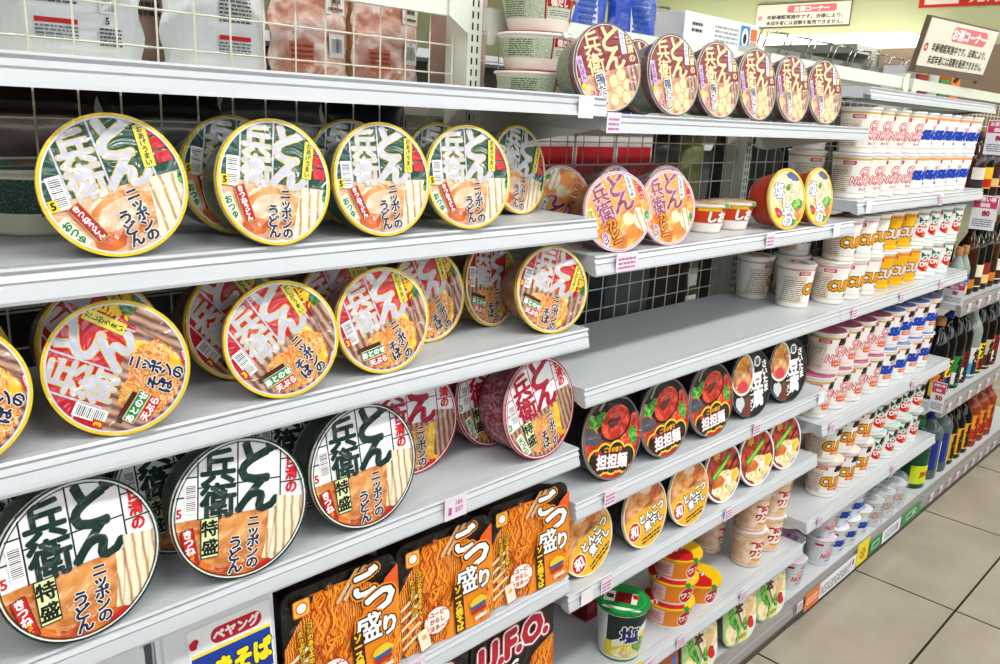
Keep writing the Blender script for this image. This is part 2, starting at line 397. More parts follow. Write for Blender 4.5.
def d_kamo():
    a = Art(); bg = fi('#7d161c'); cr = fi('#e6cf9c')
    a.disc(0, 0, 1, food['duck'], n=64)
    for i, (x, y) in enumerate(((.1, -.32), (.34, -.22), (.2, -.58), (.48, -.48), (.0, -.72), (.38, -.74))):
        a.disc(x, y, .16, fi('#c99a66')); a.disc(x, y, .135, fi('#edcfa0'))
    curve_strips(a, .74, .3, .0, -.6, food['soba'], 5)
    kanban(a, bg, cr, None, None, .034, -.06)
    a.text('日清の', .77, .3, .2, cr, .05, vert=True, pitch=1.05)
    a.rect(.58, .5, .15, .56, fi('#e5edf5'), -3); a.text('つけだし', .58, .5, .11, fi('#2d5f9f'), .04, rot=-3, vert=True)
    a.rect(-.78, .1, .16, .6, fi('#c7a9d8'), 4); a.text('なんばん', -.78, .1, .12, fi('#5a2f85'), .03, rot=4, vert=True); a.disc(-.82, -.26, .06, YEL)
    o = [(.1, WH)]
    a.text('鴨だし', -.3, -.44, .27, NAVY, .02, o, vert=True, pitch=.9); a.text('そば', -.58, -.56, .17, fi('#c42a3a'), .05, o, vert=True)
    rim_ring(a, fi('#e5ddd0'), .945, .965); rim_ring(a, fi('#5c5a58'), .962, 1.0)
    return a
def d_curry():
    a = Art(); bg = fi('#f0a23c', .9); ma = fi('#8c2f55', .9)
    a.disc(0, 0, 1, food['curry'], n=64)
    a.disc(.22, -.28, .17, fi('#e9e2b4')); a.disc(.5, -.12, .2, fi('#ef8433'), .15); a.disc(.2, -.62, .2, fi('#ef8a2e'), .16, rot=30)
    a.blob(.58, -.5, .24, .34, food['udon'], seed=5); a.blob(.76, -.44, .09, .12, food['green'], seed=6)
    kanban(a, bg, ma, fi('#e8cfe0'), None, .034, -.05, .026)
    a.text('日清の', .8, .26, .19, RED, .05, [(.09, fi('#f3d9c8'))], vert=True, pitch=1.0)
    a.rect(.57, .44, .17, .6, fi('#dbeaf2'), -4); a.text('とろみつゆ', .57, .44, .11, fi('#2b67a5'), .04, rot=-4, vert=True)
    a.rect(-.76, .14, .16, .56, fi('#e4e07a'), 0); a.text('からくち', -.76, .14, .12, fi('#3d7a2a'), .04, vert=True)
    a.text('カレー', -.3, -.42, .3, fi('#f08a1c'), .06, [(.13, BLK)], vert=True, pitch=.82); a.text('うどん', -.62, -.6, .22, fi('#7d3fa0'), .05, [(.12, WH)], vert=True, pitch=.85)
    rim_ring(a, fi('#f3e8ee'), .93, .96); rim_ring(a, fi('#a2506c'), .955, .975); rim_ring(a, fi('#e9d6df'), .972, 1.0)
    return a
def d_shio():
    a = Art(); a.disc(0, 0, 1, food['pale'], n=64)
    a.blob(.15, .62, .55, .25, fi('#44598f'), seed=2); a.blob(.3, .3, .4, .4, food['pale'], seed=7); a.blob(.05, .38, .12, .12, food['green'], seed=1)
    a.blob(.55, -.2, .25, .25, food['green'], seed=8); a.blob(.62, -.52, .26, .22, food['abura'], seed=5); a.blob(-.2, .62, .22, .22, fi('#f3d7b0'), seed=4)
    a.blob(-.55, -.55, .3, .22, fi('#e6e23c'), seed=3); a.blob(-.5, -.42, .24, .12, RED, seed=6, rot=-40); a.blob(.35, -.8, .3, .14, food['green'], seed=12)
    o = [(.075, fi('#46519a'))]
    a.text('塩', -.44, .30, .54, WH, .022, o); a.text('しお', .0, -.34, .66, WH, .032, o, vert=True, pitch=.74); a.text('タン麺', .3, .3, .2, WH, .03, o, vert=True)
    rim_ring(a, fi('#f3c21f'), .91, 1.0); return a
def d_tantan():
    a = Art(); a.disc(0, 0, 1, food['red'], n=64)
    a.blob(.05, .72, .7, .35, fi('#241512'), seed=3); a.disc(.05, .40, .62, fi('#120c0b'), .5, rot=25); a.disc(.08, .34, .50, food['red'], .38, rot=25); a.disc(.1, .36, .2, food['chili'], .14)
    a.strip([(-.5, .62), (-.3, .86), (.05, .96), (.4, .9)], .07, fi('#8c8783'))
    a.blob(-.64, .36, .2, .2, food['green'], seed=4); a.blob(-.42, .5, .14, .1, food['green'], seed=14); a.blob(.72, .02, .16, .22, food['green'], seed=5); a.blob(.0, .34, .22, .1, fi('#5a1a0c'), .25, seed=15); a.blob(.78, .38, .14, .2, food['red'], seed=8); a.blob(-.72, .02, .28, .2, fi('#4a4c55'), seed=9)
    a.poly([(-1, -.8), (1, -.8), (1, -1), (-1, -1)], RED)
    for k, m in ((.05, fi('#e9cf2e')), (0, fi('#2a130e'))):
        for x, y, r in ((-.56, -.52, .22), (-.26, -.42, .25), (.16, -.40, .27), (.54, -.48, .23), (-.42, -.66, .18), (.0, -.64, .2), (.42, -.64, .19), (-.2, -.6, .2), (.2, -.6, .2)): a.disc(x, y, r+k, m)
    a.text('担担麺', .0, -.56, .36, WH, .04, [(.09, fi('#8c1a14'))]); a.text('ごまの香り', .02, -.29, .13, fi('#f0a21c'), .06)
    a.rect(-.5, -.34, .2, .07, RED, 10)
    rim_ring(a, fi('#6f6b69'), .955, 1.0); return a
def d_tofu():
    a = Art(); a.disc(0, 0, 1, fi('#15171b'), n=64)
    a.disc(-.42, .34, .56, fi('#e8e2dc'), .62); a.disc(-.44, .36, .5, food['meat'], .56); a.blob(-.4, .6, .3, .2, food['curry'], seed=2); a.blob(-.45, -.02, .26, .16, fi('#d83a48'), seed=5)
    for d in (0, .09): a.strip([(-.12+d, .42), (.42+d, .62)], .035, fi('#c9c4bd'))
    a.blob(-.3, -.62, .24, .36, fi('#6b3420'), seed=8); a.blob(-.62, -.5, .18, .26, fi('#cfd4da'), seed=4)
    a.text('豆腐', .28, -.22, .52, WH, .055, vert=True, pitch=.98); a.text('さいたま', .66, .12, .26, WH, .05, vert=True, pitch=.92, rot=4); a.text('ラーメン', -.04, -.42, .2, WH, .05, vert=True, pitch=.95)
    a.disc(.3, .6, .16, WH); a.text('旨', .3, .6, .2, BLK, .04)
    rim_ring(a, fi('#3b3e44'), .955, 1.0); return a
def d_tonkotsu():
    a = Art(); Y = fi('#f2b41c'); a.disc(0, 0, 1, food['meat'], n=64); a.blob(-.25, .45, .45, .3, food['abura'], seed=3); a.blob(.4, .6, .4, .3, food['broth'], seed=5); a.blob(.1, .7, .3, .16, fi('#ecd2b0'), seed=6)
    a.poly([(-1.1, -.12), (-.3, .12), (1.1, .12), (1.1, -1.1), (-1.1, -1.1)], Y)
    a.disc(-.55, -.40, .29, fi('#f7e7b0')); a.disc(-.55, -.40, .255, RED); a.text('和', -.55, -.40, .36, WH, .045)
    o = [(.14, BLK)]
    a.text('とんこつ', .28, -.06, .30, WH, .06, o, rot=10); a.text('煮干し', .34, -.36, .30, WH, .05, o, rot=10)
    a.lines(.2, -.74, .9, .2, 2, BLK, rot=8); a.rect(.3, .8, .1, .1, fi('#2f5fae'), 20)
    rim_ring(a, fi('#f4e7c4'), .955, 1.0); return a
def d_spicy():
    a = Art(); a.disc(0, 0, 1, food['chili'], n=64)
    a.blob(.1, -.5, .75, .5, food['pale'], seed=5); a.blob(-.3, -.25, .3, .22, food['broth'], seed=3); a.blob(.62, -.25, .2, .26, food['omu'], seed=4); a.disc(.25, -.32, .13, WH); a.blob(.1, -.5, .05, .05, food['green'], seed=2)
    a.strip([(-.62, -.1), (-.2, .12), (.2, .34), (.42, .5)], .2, fi('#3b8f2a')); a.strip([(-.55, -.06), (-.2, .12), (.2, .34), (.38, .46)], .1, fi('#8fd23a'))
    for d in (0, .1): a.strip([(.3+d, .02), (.82+d, .42)], .045, fi('#1a1512'))
    a.text('辛', -.3, .62, .36, fi('#f3a33a'), .05); a.rect(.42, -.82, .26, .14, fi('#9aa4c0'), 30)
    rim_ring(a, fi('#f2eeee'), .93, 1.0); return a
def d_salad():
    """rounded-square lid, unit half width"""
    a = Art(); a.rrect(0, 0, 2, 2, .62, fi('#e9e6d8'))
    a.poly([(-1, .7), (-.75, 1), (-.5, 1), (.1, -.45), (-.1, -1), (-1, -1)], fi('#9fbf7a')); a.poly([(-.9, .9), (-.62, .95), (-.02, -.5), (-.25, -.9), (-.5, -.4)], food['green']); a.blob(-.55, -.55, .3, .4, food['pale'], seed=9)
    a.poly([(-.5, 1), (-.42, 1), (.22, -.45), (.1, -.45)], fi('#8a6a3a')); a.poly([(-.42, 1), (1, 1), (1, -.1), (.22, -.45)], fi('#e6dcc8')); a.blob(.62, .15, .36, .55, food['pale'], seed=3, rot=-20); a.blob(.55, .1, .2, .4, fi('#dfb98a'), seed=4, rot=-20)
    a.text('熊本', -.02, .55, .5, fi('#4a2b17'), .05, vert=True, rot=-6); a.blob(.5, .82, .2, .16, YEL, seed=2)
    a.blob(.62, -.42, .22, .22, RED, seed=5); a.blob(.3, -.4, .16, .26, food['green'], seed=6); a.disc(.86, -.3, .1, WH)
    a.rrect(.15, -.78, .46, .34, .1, fi('#e6e06a')); a.text('NEW', .15, -.78, .2, fi('#5c7a1c'), .04)
    return a

def clipped_lid(name, art, r, base_m, thick=.0018, clip=None):
    """lid: low-domed plate with printed face looking along +z"""
    mb = MB(); clip = clip or circ(64)
    n = len(clip); top = [(x*r, y*r, 0) for x, y in clip]; bot = [(x*r, y*r, -thick) for x, y in clip]
    mb.face(top, base_m); mb.face(bot[::-1], base_m)
    for i in range(n): j = (i+1) % n; mb.face([bot[i], bot[j], top[j], top[i]], base_m)
    art.build(mb, r, clip, z0=.00005); return mb.mesh(name)

HALF = math.radians(9.5)
def bowl_mesh(name, r, depth, side, base, rimm, band=.2, side2=None):
    """tapered bowl opening at z=0, its foot at z=-depth, with a rolled rim"""
    k = math.tan(HALF); R = lambda z: r*.985-.0005-z*k
    d = depth
    prof = [(r*.99, -.0021, rimm), (r, -.0035, rimm), (r*.995, -.0055, rimm), (R(.006)-.002, -.0065, side2 or side), (R(d*.32)-.002, -d*.32, side), (R(d*.5)-.002, -d*.5, side), (R(d*(1-band))-.002, -d*(1-band), base), (R(d)-.0035, -d+.004, base), (R(d)-.007, -d, base)]
    mb = MB(); mb.lathe(prof, 56); return mb.mesh(name, True)
BOWLS = {}
def bowl_kind(key, art, r, depth, side, base, rim, lidbase='#e8e8e8', band=.2, side2=None):
    BOWLS[key] = dict(r=r, lid=clipped_lid('printed_lid', art, r, fi(lidbase)), bowl=bowl_mesh('noodle_bowl', r, depth, side, base, rim, band, side2), depth=depth)
dg = mat('bowl_film_green', '#1f4a38', .3, coat=.5); dr = tex_mat('bowl_film_red', 'noise', [(.4, '#7d2031'), (.55, '#9c3346'), (.65, '#c98a93')], 60, .35, coat=.5)
brn = tex_mat('bowl_film_brown', 'noise', [(.4, '#7a4c38'), (.55, '#94644c'), (.65, '#b48d75')], 50, .3, coat=.6)
rosy = tex_mat('bowl_film_rose', 'noise', [(.42, '#8c2a47'), (.52, '#b25a72'), (.62, '#d59aa8')], 130, .35, coat=.5)
orangey = mat('bowl_film_orange', '#b4571d', .3, coat=.5)
BOWLS.clear()
bowl_kind('udon', d_regular('#164a37', False), .0665, .072, dg, off_pl, fi('#e5c41d'))
bowl_kind('soba', d_regular('#c11226', True), .0665, .072, brn, brn, fi('#e5c41d'))
bowl_kind('bigudon', d_tokumori('#12302a', False), .0815, .078, dg, off_pl, fi('#12302a'))
bowl_kind('bigsoba', d_tokumori('#a81230', True), .0815, .078, rosy, rosy, fi('#a81230'))
bowl_kind('kamo', d_kamo(), .068, .070, fine_green_shaded, fine_green_shaded, fi('#5c5a58'), side2=mat('bowl_film_maroon', '#6a1a20', .35, coat=.5))
bowl_kind('curry', d_curry(), .0645, .068, mat('bowl_film_brick', '#8a4326', .3, coat=.6), mat('bowl_film_brick'), fi('#e9d6df'))
bowl_kind('shio', d_shio(), .0635, .066, mat('bowl_film_scarlet', '#c8401f', .35, coat=.4), off_pl, fi('#f3c21f'), band=.12, side2=mat('bowl_film_scarlet'))
bowl_kind('tantan', d_tantan(), .078, .066, mat('bowl_film_black', '#1b1a1c', .35, coat=.4), mat('bowl_film_black'), fi('#6f6b69'))
bowl_kind('tofu', d_tofu(), .0775, .066, mat('bowl_film_black'), mat('bowl_film_black'), fi('#3b3e44'))
bowl_kind('tonkotsu', d_tonkotsu(), .0695, .066, mat('bowl_film_charcoal', '#37393c', .4, coat=.3), off_pl, fi('#f4e7c4'))
bowl_kind('spicy', d_spicy(), .068, .066, mat('bowl_film_red_plain', '#a53324', .35, coat=.4), off_pl, fi('#f2eeee'))

def place_bowl(kind, X, Y, z, yaw, spin, label, group, tilt=9.5):
    """bowl lying on its side: lid edge touches the shelf at (X, Y, z)"""
    k = BOWLS[kind]; ry, t = math.radians(yaw), math.radians(tilt)
    Rz = Matrix.Rotation(ry, 3, 'Z'); ex = Rz @ Vector((1, 0, 0)); n = Rz @ Vector((0, -math.cos(t), math.sin(t))); eu = n.cross(ex)
    M = Matrix((ex, eu, n)).transposed().to_4x4()
    root = thing('noodle_bowl', label, 'noodle bowl', (X, Y, z+H+.0009), M.to_euler(), group)
    meshobj('bowl', k['bowl'], root, (0, k['r'], 0))
    meshobj('lid', k['lid'], root, (0, k['r'], 0), (0, 0, math.radians(spin)))
    return root

# ------------------------------------------------------------------ cups: conical wall with a wrapped label
def wrap_art(art, mb, Rf, dz=.00004, z0=.0002, slab=.006):
    for pts, L, m in art.items:
        if area(pts) < 0: pts = pts[::-1]
        us = [p[0] for p in pts]; k0, k1 = math.floor(min(us)/slab+1e-9), math.ceil(max(us)/slab-1e-9)
        for k in range(k0, max(k1, k0+1)):
            q = pts if k1-k0 <= 1 else clip_poly(pts, [(k*slab, -1), ((k+1)*slab, -1), ((k+1)*slab, 1), (k*slab, 1)])
            if len(q) < 3: continue
            out = []
            for u, v in q:
                R = Rf(v); t = -PI/2+u/R; R += z0+L*dz; out.append((R*math.cos(t), R*math.sin(t), v))
            mb.face(out, m)
I = lambda h: ink(h)
CUPS = {}
def cup_kind(key, rt, rb, h, body, art, lid_art, rimc='#f2f0ea', bands=(), lidm='#eceae4', tab='#f2f0ea'):
    Rf = lambda v: rb+(rt-.0022-rb)*v/h
    bm_ = mat('cup_%s' % key, body, .38) if isinstance(body, str) else body; rim = I(rimc)
    prof = [(rb*.93, .002, rim), (rb, .0, rim), (Rf(.004), .004, bm_), (Rf(h*.5), h*.5, bm_), (Rf(h-.008), h-.008, rim), (Rf(h-.005), h-.005, rim), (rt, h-.004, rim), (rt, h-.001, rim), (rt*.985, h, rim)]
    mb = MB(); mb.lathe(prof, 40)
    for v0, v1, m in bands:
        n = 40
        for i in range(n):
            a, b = 2*PI*i/n, 2*PI*(i+1)/n; r0, r1 = Rf(v0)+.00012, Rf(v1)+.00012
            mb.face([(r0*math.cos(a), r0*math.sin(a), v0), (r0*math.cos(b), r0*math.sin(b), v0), (r1*math.cos(b), r1*math.sin(b), v1), (r1*math.cos(a), r1*math.sin(a), v1)], m, True)
    wrap_art(art, mb, Rf)
    lb = MB(); lp = circ(40); lm = I(lidm); s = rt*.975
    lb.face([(x*s, y*s, .0012) for x, y in lp], lm)
    for i in range(40):
        j = (i+1) % 40; lb.face([(lp[i][0]*s, lp[i][1]*s, .0001), (lp[j][0]*s, lp[j][1]*s, .0001), (lp[j][0]*s, lp[j][1]*s, .0012), (lp[i][0]*s, lp[i][1]*s, .0012)], lm)
    lid_art.build(lb, s, lp, z0=.00125)
    # pull tab lies over the rim
    tm = I(tab); a0 = math.radians(-62)
    q = [Vector((s*.93, -.007, .0016)), Vector((s*.93, .007, .0016)), Vector((rt+.001, .006, .0016)), Vector((rt+.004, .004, -.006)), Vector((rt+.004, -.004, -.006)), Vector((rt+.001, -.006, .0016))]
    Rz = Matrix.Rotation(a0, 3, 'Z'); q = [Rz @ p for p in q]; tb = MB(); tb.face([q[0], q[5], q[2], q[1]], tm); tb.face([q[5], q[4], q[3], q[2]], tm)
    CUPS[key] = dict(cup=mb.mesh('cup_wall', False), lid=lb.mesh('cup_lid'), tab=tb.mesh('pull_tab'), h=h, r=rt)
CUP_PROTO = {}
def place_cup(kind, X, Y, z, label, group, yaw=0, cat='noodle cup', name='noodle_cup'):
    k = CUPS[kind]
    if kind in CUP_PROTO:
        root = copy_tree(CUP_PROTO[kind])
    else:
        root = thing(name, '', cat); meshobj('cup', k['cup'], root); ld = meshobj('lid', k['lid'], root, (0, 0, k['h'])); meshobj('pull_tab', k['tab'], ld); CUP_PROTO[kind] = root
    root.location = (X, Y, z+H+.0004); root.rotation_euler = (0, 0, math.radians(yaw)); tag(root, label, cat, group)
    return root
def lid_pattern(c1, c2, txt='#c8141e'):
    a = Art(); a.blob(.1, .1, .75, .6, I(c1), seed=4); a.blob(-.2, -.25, .5, .3, I(c2), seed=8); a.rrect(.1, .2, .7, .22, .08, I(txt)); a.lines(-.1, -.35, 1.1, .35, 4, I('#55565e')); return a
def cup_label(word, kind, h, big=False):
    a = Art(); k = h/.105
    a.rect(-.073*k, h*.42, .058*k, h*.62, fine)                       # ingredients panel
    a.lines(-.073*k, h*.4, .05*k, h*.5, 11, I('#a08a70'))
    red = I('#c41a2c')
    a.rect(-.052*k, h*.80, .03*k, .009*k, red); a.text('NISSIN', -.052*k, h*.80, .0075*k, I('#f6f0ee'), .02)
    y = .42 if not big else .46
    if kind == 'red':
        o = [(.09, I('#c9202e'))]; fillc = I('#f5e6e4')
        a.text('CUP', .004, h*.62, .027*k, fillc, .02, o, sx=1.0, shear=.08); a.text('NOODLE', .004, h*.40, .027*k, fillc, .02, o, sx=.82, shear=.08); a.text('カップヌードル', .01, h*.22, .008*k, red, .05)
    elif kind == 'blue':
        o = [(.10, I('#16389e'))]
        a.text('SEA', -.020, h*.47, .030*k, I('#1f49b8'), .04, o, sx=.85, shear=.2); a.text('FOOD', .030, h*.47, .030*k, I('#1f49b8'), .04, o, sx=.85, shear=.2); a.text('NOODLE', .018, h*.66, .014*k, I('#e2a09a'), .07, shear=.2); a.rect(.012, h*.26, .03, .006*k, I('#1f49b8'))
    elif kind in ('curry', 'ycurry'):
        o = [(.12, I('#1a1412' if kind == 'curry' else '#2a1638'))]
        a.text('CURRY', .002, h*.45, .034*k, I('#f2a012' if kind == 'curry' else '#f0d8d4'), .06, o, sx=.9); a.text('カレー', .01, h*.22, .010*k, I('#2a2320'), .05); a.text('NOODLE', .03, h*.68, .012*k, I('#e6a3a5' if kind == 'curry' else '#b25a16'), .06)
    elif kind == 'tomato':
        g = I('#0f6b4c'); a.poly([(-.034*k, h*.80), (-.014*k, h*.68), (-.026*k, h*.60), (-.03*k, h*.64)], g); a.poly([(.042*k, h*.80), (.022*k, h*.68), (.03*k, h*.58), (.04*k, h*.64)], g)
        a.poly([(-.02*k, h*.62), (-.012*k, h*.74), (.004, h*.68), (.018*k, h*.76), (.028*k, h*.62)], g); a.disc(-.004, h*.43, .034*k, I('#cf1f1c'), .021*k); a.text('CHILI', -.004, h*.61, .020*k, I('#f4f4ee'), .05, [(.1, g)])
        a.text('TOMATO', -.004, h*.44, .0205*k, I('#f6f2ee'), .05, sx=.85); a.rect(.004, h*.30, .03*k, .006*k, I('#f08a1c')); a.text('NOODLE', .0, h*.87, .010*k, I('#e2a09a'), .06)
    if big:
        a.text('BIG', .004, h*.80, .021*k, I('#15181b'), .08, sx=1.3, shear=.2)
        if kind != 'tomato': a.rect(.004, h*.27, .06*k, .011*k, I('#ee6a14')); a.lines(.004, h*.27, .05*k, .005*k, 1, I('#f7e3d6'))
    return a
gold = I('#cfae62'); pinkb = I('#d9a6a4'); orb = I('#f0a25c'); teal = I('#6fb3a8'); org = I('#d98a3c')
hB = .108
cup_kind('red', .0485, .038, hB, '#f1efe9', cup_label('', 'red', hB), lid_pattern('#e8c2c2', '#d8b3a0'), bands=((.093, .098, gold), (.088, .0885, gold), (.013, .0142, gold)), lidm='#d9dbe6')
cup_kind('blue', .0485, .038, hB, '#eeeff0', cup_label('', 'blue', hB), lid_pattern('#9fb4dc', '#c7d2ea', '#2a4fae'), bands=((.091, .098, orb), (.013, .0145, orb)), lidm='#cdd3e6')
cup_kind('curry', .0485, .038, hB, '#f1efe9', cup_label('', 'curry', hB), lid_pattern('#e9cdb0', '#e0b48a'), bands=((.093, .098, pinkb), (.013, .0142, pinkb)), lidm='#e4e0dc')
cup_kind('ycurry', .0485, .038, hB, '#efb21a', cup_label('', 'ycurry', hB), lid_pattern('#e9cdb0', '#e0b48a'), bands=((.091, .098, org), (.013, .016, I('#f3d33a'))), lidm='#e4e0dc')
cup_kind('tomato', .0485, .038, hB, '#eef0ee', cup_label('', 'tomato', hB), lid_pattern('#bcd8d2', '#e0c0b4'), bands=((.091, .098, teal), (.013, .0145, teal)), lidm='#dfe4e2')
hG = .113
cup_kind('bigred', .0500, .040, hG, '#f1efec', cup_label('', 'red', hG, True), lid_pattern('#b0365c', '#c45a72', '#8c1f44'), bands=((.096, .102, gold), (.012, .0132, gold)), lidm='#b8607c')
cup_kind('bigblue', .0500, .040, hG, '#eff0f1', cup_label('', 'blue', hG, True), lid_pattern('#3a4fa0', '#5d74bc', '#22357c'), bands=((.096, .102, orb), (.012, .0132, gold)), lidm='#7d8cc0')
cup_kind('bigcurry', .0500, .040, hG, '#f1efec', cup_label('', 'curry', hG, True), lid_pattern('#e39a4a', '#f0bd7e', '#c8641a'), bands=((.096, .102, pinkb), (.012, .0132, pinkb)), lidm='#ecd8c4')
cup_kind('bigtomato', .0500, .040, hG, '#eff1ef', cup_label('', 'tomato', hG, True), lid_pattern('#4f9a86', '#8cc4b4', '#1f7a60'), bands=((.096, .102, teal), (.012, .0132, teal)), lidm='#a9d2c8')
hM = .088
def mini(word):
    a = Art(); h = hM; a.rect(-.062, h*.42, .045, h*.6, fine_grey); a.rect(-.042, h*.8, .024, .007, I('#b01c34'))
    a.text('LIGHT', .008, h*.78, .011, I('#2b4038'), .04, shear=.2)
    if word == 'blue': a.text('SEA', -.012, h*.46, .026, I('#1f49b8'), .06, [(.1, I('#16389e'))], shear=.2)
    elif word == 'red': a.text('CUP', .004, h*.58, .022, I('#e8a0a6'), .06, shear=.1); a.text('NOODLE', .004, h*.38, .020, I('#d9606c'), .06, sx=.8, shear=.1)
    else: a.text('CURRY', .006, h*.46, .028, I('#f2a012'), .06, [(.12, I('#2a1a10'))], sx=.9)
    a.lines(.004, h*.2, .04, .008, 1, I('#7c868c')); return a
cup_kind('minired', .0420, .032, hM, '#d9dcdf', mini('red'), lid_pattern('#c88fb8', '#a98cc0', '#b03a7c'), lidm='#d5c0d8', bands=((.08, .082, I('#b9bfc4')),))
cup_kind('miniblue', .0420, .032, hM, '#d9dcdf', mini('blue'), lid_pattern('#a9bce0', '#dfe6f2', '#3a5cb4'), lidm='#dfe4ee', bands=((.08, .082, I('#b9bfc4')),))
cup_kind('minicurry', .0420, .032, hM, '#dcdcdc', mini('curry'), lid_pattern('#e0e4e6', '#c9d0d4', '#8c979c'), lidm='#dfe2e4', bands=((.08, .082, I('#b9bfc4')),))
hS = .098; a = Art(); a.rect(-.062, hS*.46, .046, hS*.66, soup_side); a.lines(-.062, hS*.45, .04, hS*.5, 9, I('#c79a78')); a.rect(.008, hS*.5, .062, hS*.5, I('#f6efe2'))
a.text('SOUP', .010, hS*.64, .020, I('#c4182c'), .08); a.text('ワンタン', .012, hS*.42, .020, I('#c4182c'), .08); a.strip([(-.02, hS*.25), (.0, hS*.21), (.02, hS*.23), (.042, hS*.2)], .006, I('#e39a2c')); a.rect(-.022, hS*.72, .014, .005, I('#c4182c'))
cup_kind('soup', .0430, .035, hS, soup_side, a, lid_pattern('#e9a55c', '#f0cfae', '#c22a4a'), bands=((.084, .087, I('#e6a46a')), (.01, .013, I('#e8b98a'))), lidm='#efd9cf', rimc='#e9dcd6')
hO = .0545; a = Art(); a.rect(-.05, hO*.5, .06, hO*.68, fine_pink); a.lines(-.05, hO*.5, .05, hO*.5, 7, I('#c25a5a')); a.disc(.03, hO*.45, .021, I('#f4ead8')); a.disc(.03, hO*.45, .019, I('#c41e1e')); a.text('ワン', .03, hO*.45, .018, I('#f6f0ea'), .06)
l = Art(); l.disc(0, 0, 1, I('#f2c012'), n=40); l.poly([(-1.1, .5), (.0, .42), (.5, -.4), (.35, -1.1), (-1.1, -1)], I('#c81a1c')); l.text('ワンタン', -.25, -.2, .34, I('#f6efe6'), .06, [(.12, I('#8c1010'))], rot=32); l.strip([(-.7, .55), (-.3, .75), (.2, .78)], .1, I('#e8a60e'))
cup_kind('oneton', .0555, .043, hO, '#ee8a1c', a, l, rimc='#f0b818', lidm='#f2c012', tab='#1f8a2c', bands=((.0, .006, I('#f0ece2')),))
hK = .118; a = Art(); a.rect(-.066, hK*.46, .05, hK*.8, fine_grey); a.rect(.03, hK*.5, .11, hK*.84, I('#26312e')); a.poly([(-.03, hK*.08), (.085, hK*.08), (.085, hK*.62), (-.03, hK*.38)], I('#e6cf3c')); a.blob(.03, hK*.2, .036, .016, food['pale'], seed=3); a.blob(.05, hK*.3, .02, .018, food['green'], seed=5)
a.poly([(-.012, hK*.42), (.07, hK*.78), (.07, hK*.6), (-.012, hK*.28)], I('#eceae0')); a.text('塩', .024, hK*.55, .042, I('#1b2a66'), .05, [(.1, I('#f0ece0'))])
l = Art(); l.disc(0, 0, 1, I('#1c8a3e'), n=40); l.blob(.0, -.7, .7, .12, I('#e9f0e0'), seed=4); l.rect(-.1, .05, 1.25, .72, I('#e8e4de')); l.rect(0, .05, .62, .72, I('#7a1418')); l.text('塩', -.5, .05, .3, I('#1a1a22'), .06); l.rect(.45, .2, .2, .3, I('#c81a1c'), 10); l.ring(.8, .86, I('#2fae52'), 40)
cup_kind('salt', .0560, .042, hK, '#d8dcd8', a, l, rimc='#1c8a3e', lidm='#1c8a3e', tab='#1c8a3e')
hW = .056; a = Art(); a.rect(.0, hW*.62, .16, hW*.5, I('#d2401a')); a.text('しお', .008, hW*.58, .024, I('#f6f2ea'), .08, [(.13, I('#2a1512'))]); a.rect(-.012, hW*.84, .05, .006, I('#f0c21a')); a.rect(.06, hW*.62, .03, hW*.5, I('#b01c12'))
cup_kind('shiobowl', .0480, .033, hW, '#f0ece2', a, lid_pattern('#e0b48a', '#c8d8a0', '#c8401a'), rimc='#efe6d8', lidm='#dcc8a8', tab='#1f9a3a', bands=((hW*.36, hW*.88, I('#d2401a')),))
hU = .060; a = Art(); a.rect(-.03, hU*.6, .085, hU*.52, fine_green); a.lines(-.045, hU*.6, .045, hU*.45, 8, I('#4f5c44')); a.rect(.012, hU*.6, .003, hU*.54, I('#a0262c')); a.rect(.04, hU*.76, .05, hU*.22, I('#a81c2a')); a.text('鴨だし', .038, hU*.76, .012, I('#f3e6d4'), .05); a.rect(.04, hU*.5, .048, hU*.24, I('#cfd2c4')); a.lines(.04, hU*.5, .042, hU*.16, 3, I('#6a7064')); a.rect(.078, hU*.6, .022, hU*.56, I('#8f1a24')); a.disc(.078, hU*.6, .008, I('#d9dcb4'), .012)
cup_kind('duckbowl', .0665, .049, hU, '#ece4d8', a, lid_pattern('#a84a3c', '#d9b48a', '#7a1a1e'), rimc='#efeae0', lidm='#8f1a1e', bands=((hU*.36, hU*.86, fine_green),))
a = Art(); a.rect(-.02, hU*.6, .02, hU*.5, I('#9c2030')); a.lines(.03, hU*.6, .075, hU*.5, 8, I('#93a89c'))
cup_kind('greenbowl', .0665, .049, hU+.01, '#d8d4c4', a, lid_pattern('#2a5a44', '#c9c8d8', '#c41a2c'), rimc='#c9c6b4', lidm='#164a37', bands=((hU*.4, hU*1.0, fine_dark),))

# ------------------------------------------------------------------ square containers
def sq_outline(w, h, r): return rrpts(w, h, r)
def tray_mesh(name, w, h, r, depth, m, taper=.012, rimm=None, flange=.004):
    mb = MB(); rings = [(w, h, r, 0), (w, h, r, -.004), (w-2*flange, h-2*flange, r*.9, -.005), (w-2*flange-2*taper, h-2*flange-2*taper, r*.7, -depth+.004), (w-2*flange-2*taper-.008, h-2*flange-2*taper-.008, r*.6, -depth)]
    P = [[(x, y, z) for x, y in rrpts(a, b, c)] for a, b, c, z in rings]; n = len(P[0])
    mb.face(P[0], rimm or m); mb.face(P[-1][::-1], m)
    for k in range(len(P)-1):
        for i in range(n): j = (i+1) % n; mb.face([P[k+1][i], P[k+1][j], P[k][j], P[k][i]], (rimm or m) if k < 2 else m, True)
    return mb.mesh(name, True)
def flat_print(name, art, w, h, r, base, thick=.0006):
    mb = MB(); o = rrpts(w, h, r); mb.face([(x, y, thick) for x, y in o], base)
    n = len(o)
    for i in range(n): j = (i+1) % n; mb.face([(o[i][0], o[i][1], 0.00005), (o[j][0], o[j][1], 0.00005), (o[j][0], o[j][1], thick), (o[i][0], o[i][1], thick)], base)
    art.build(mb, 1, o, z0=thick+.00005); return mb.mesh(name)
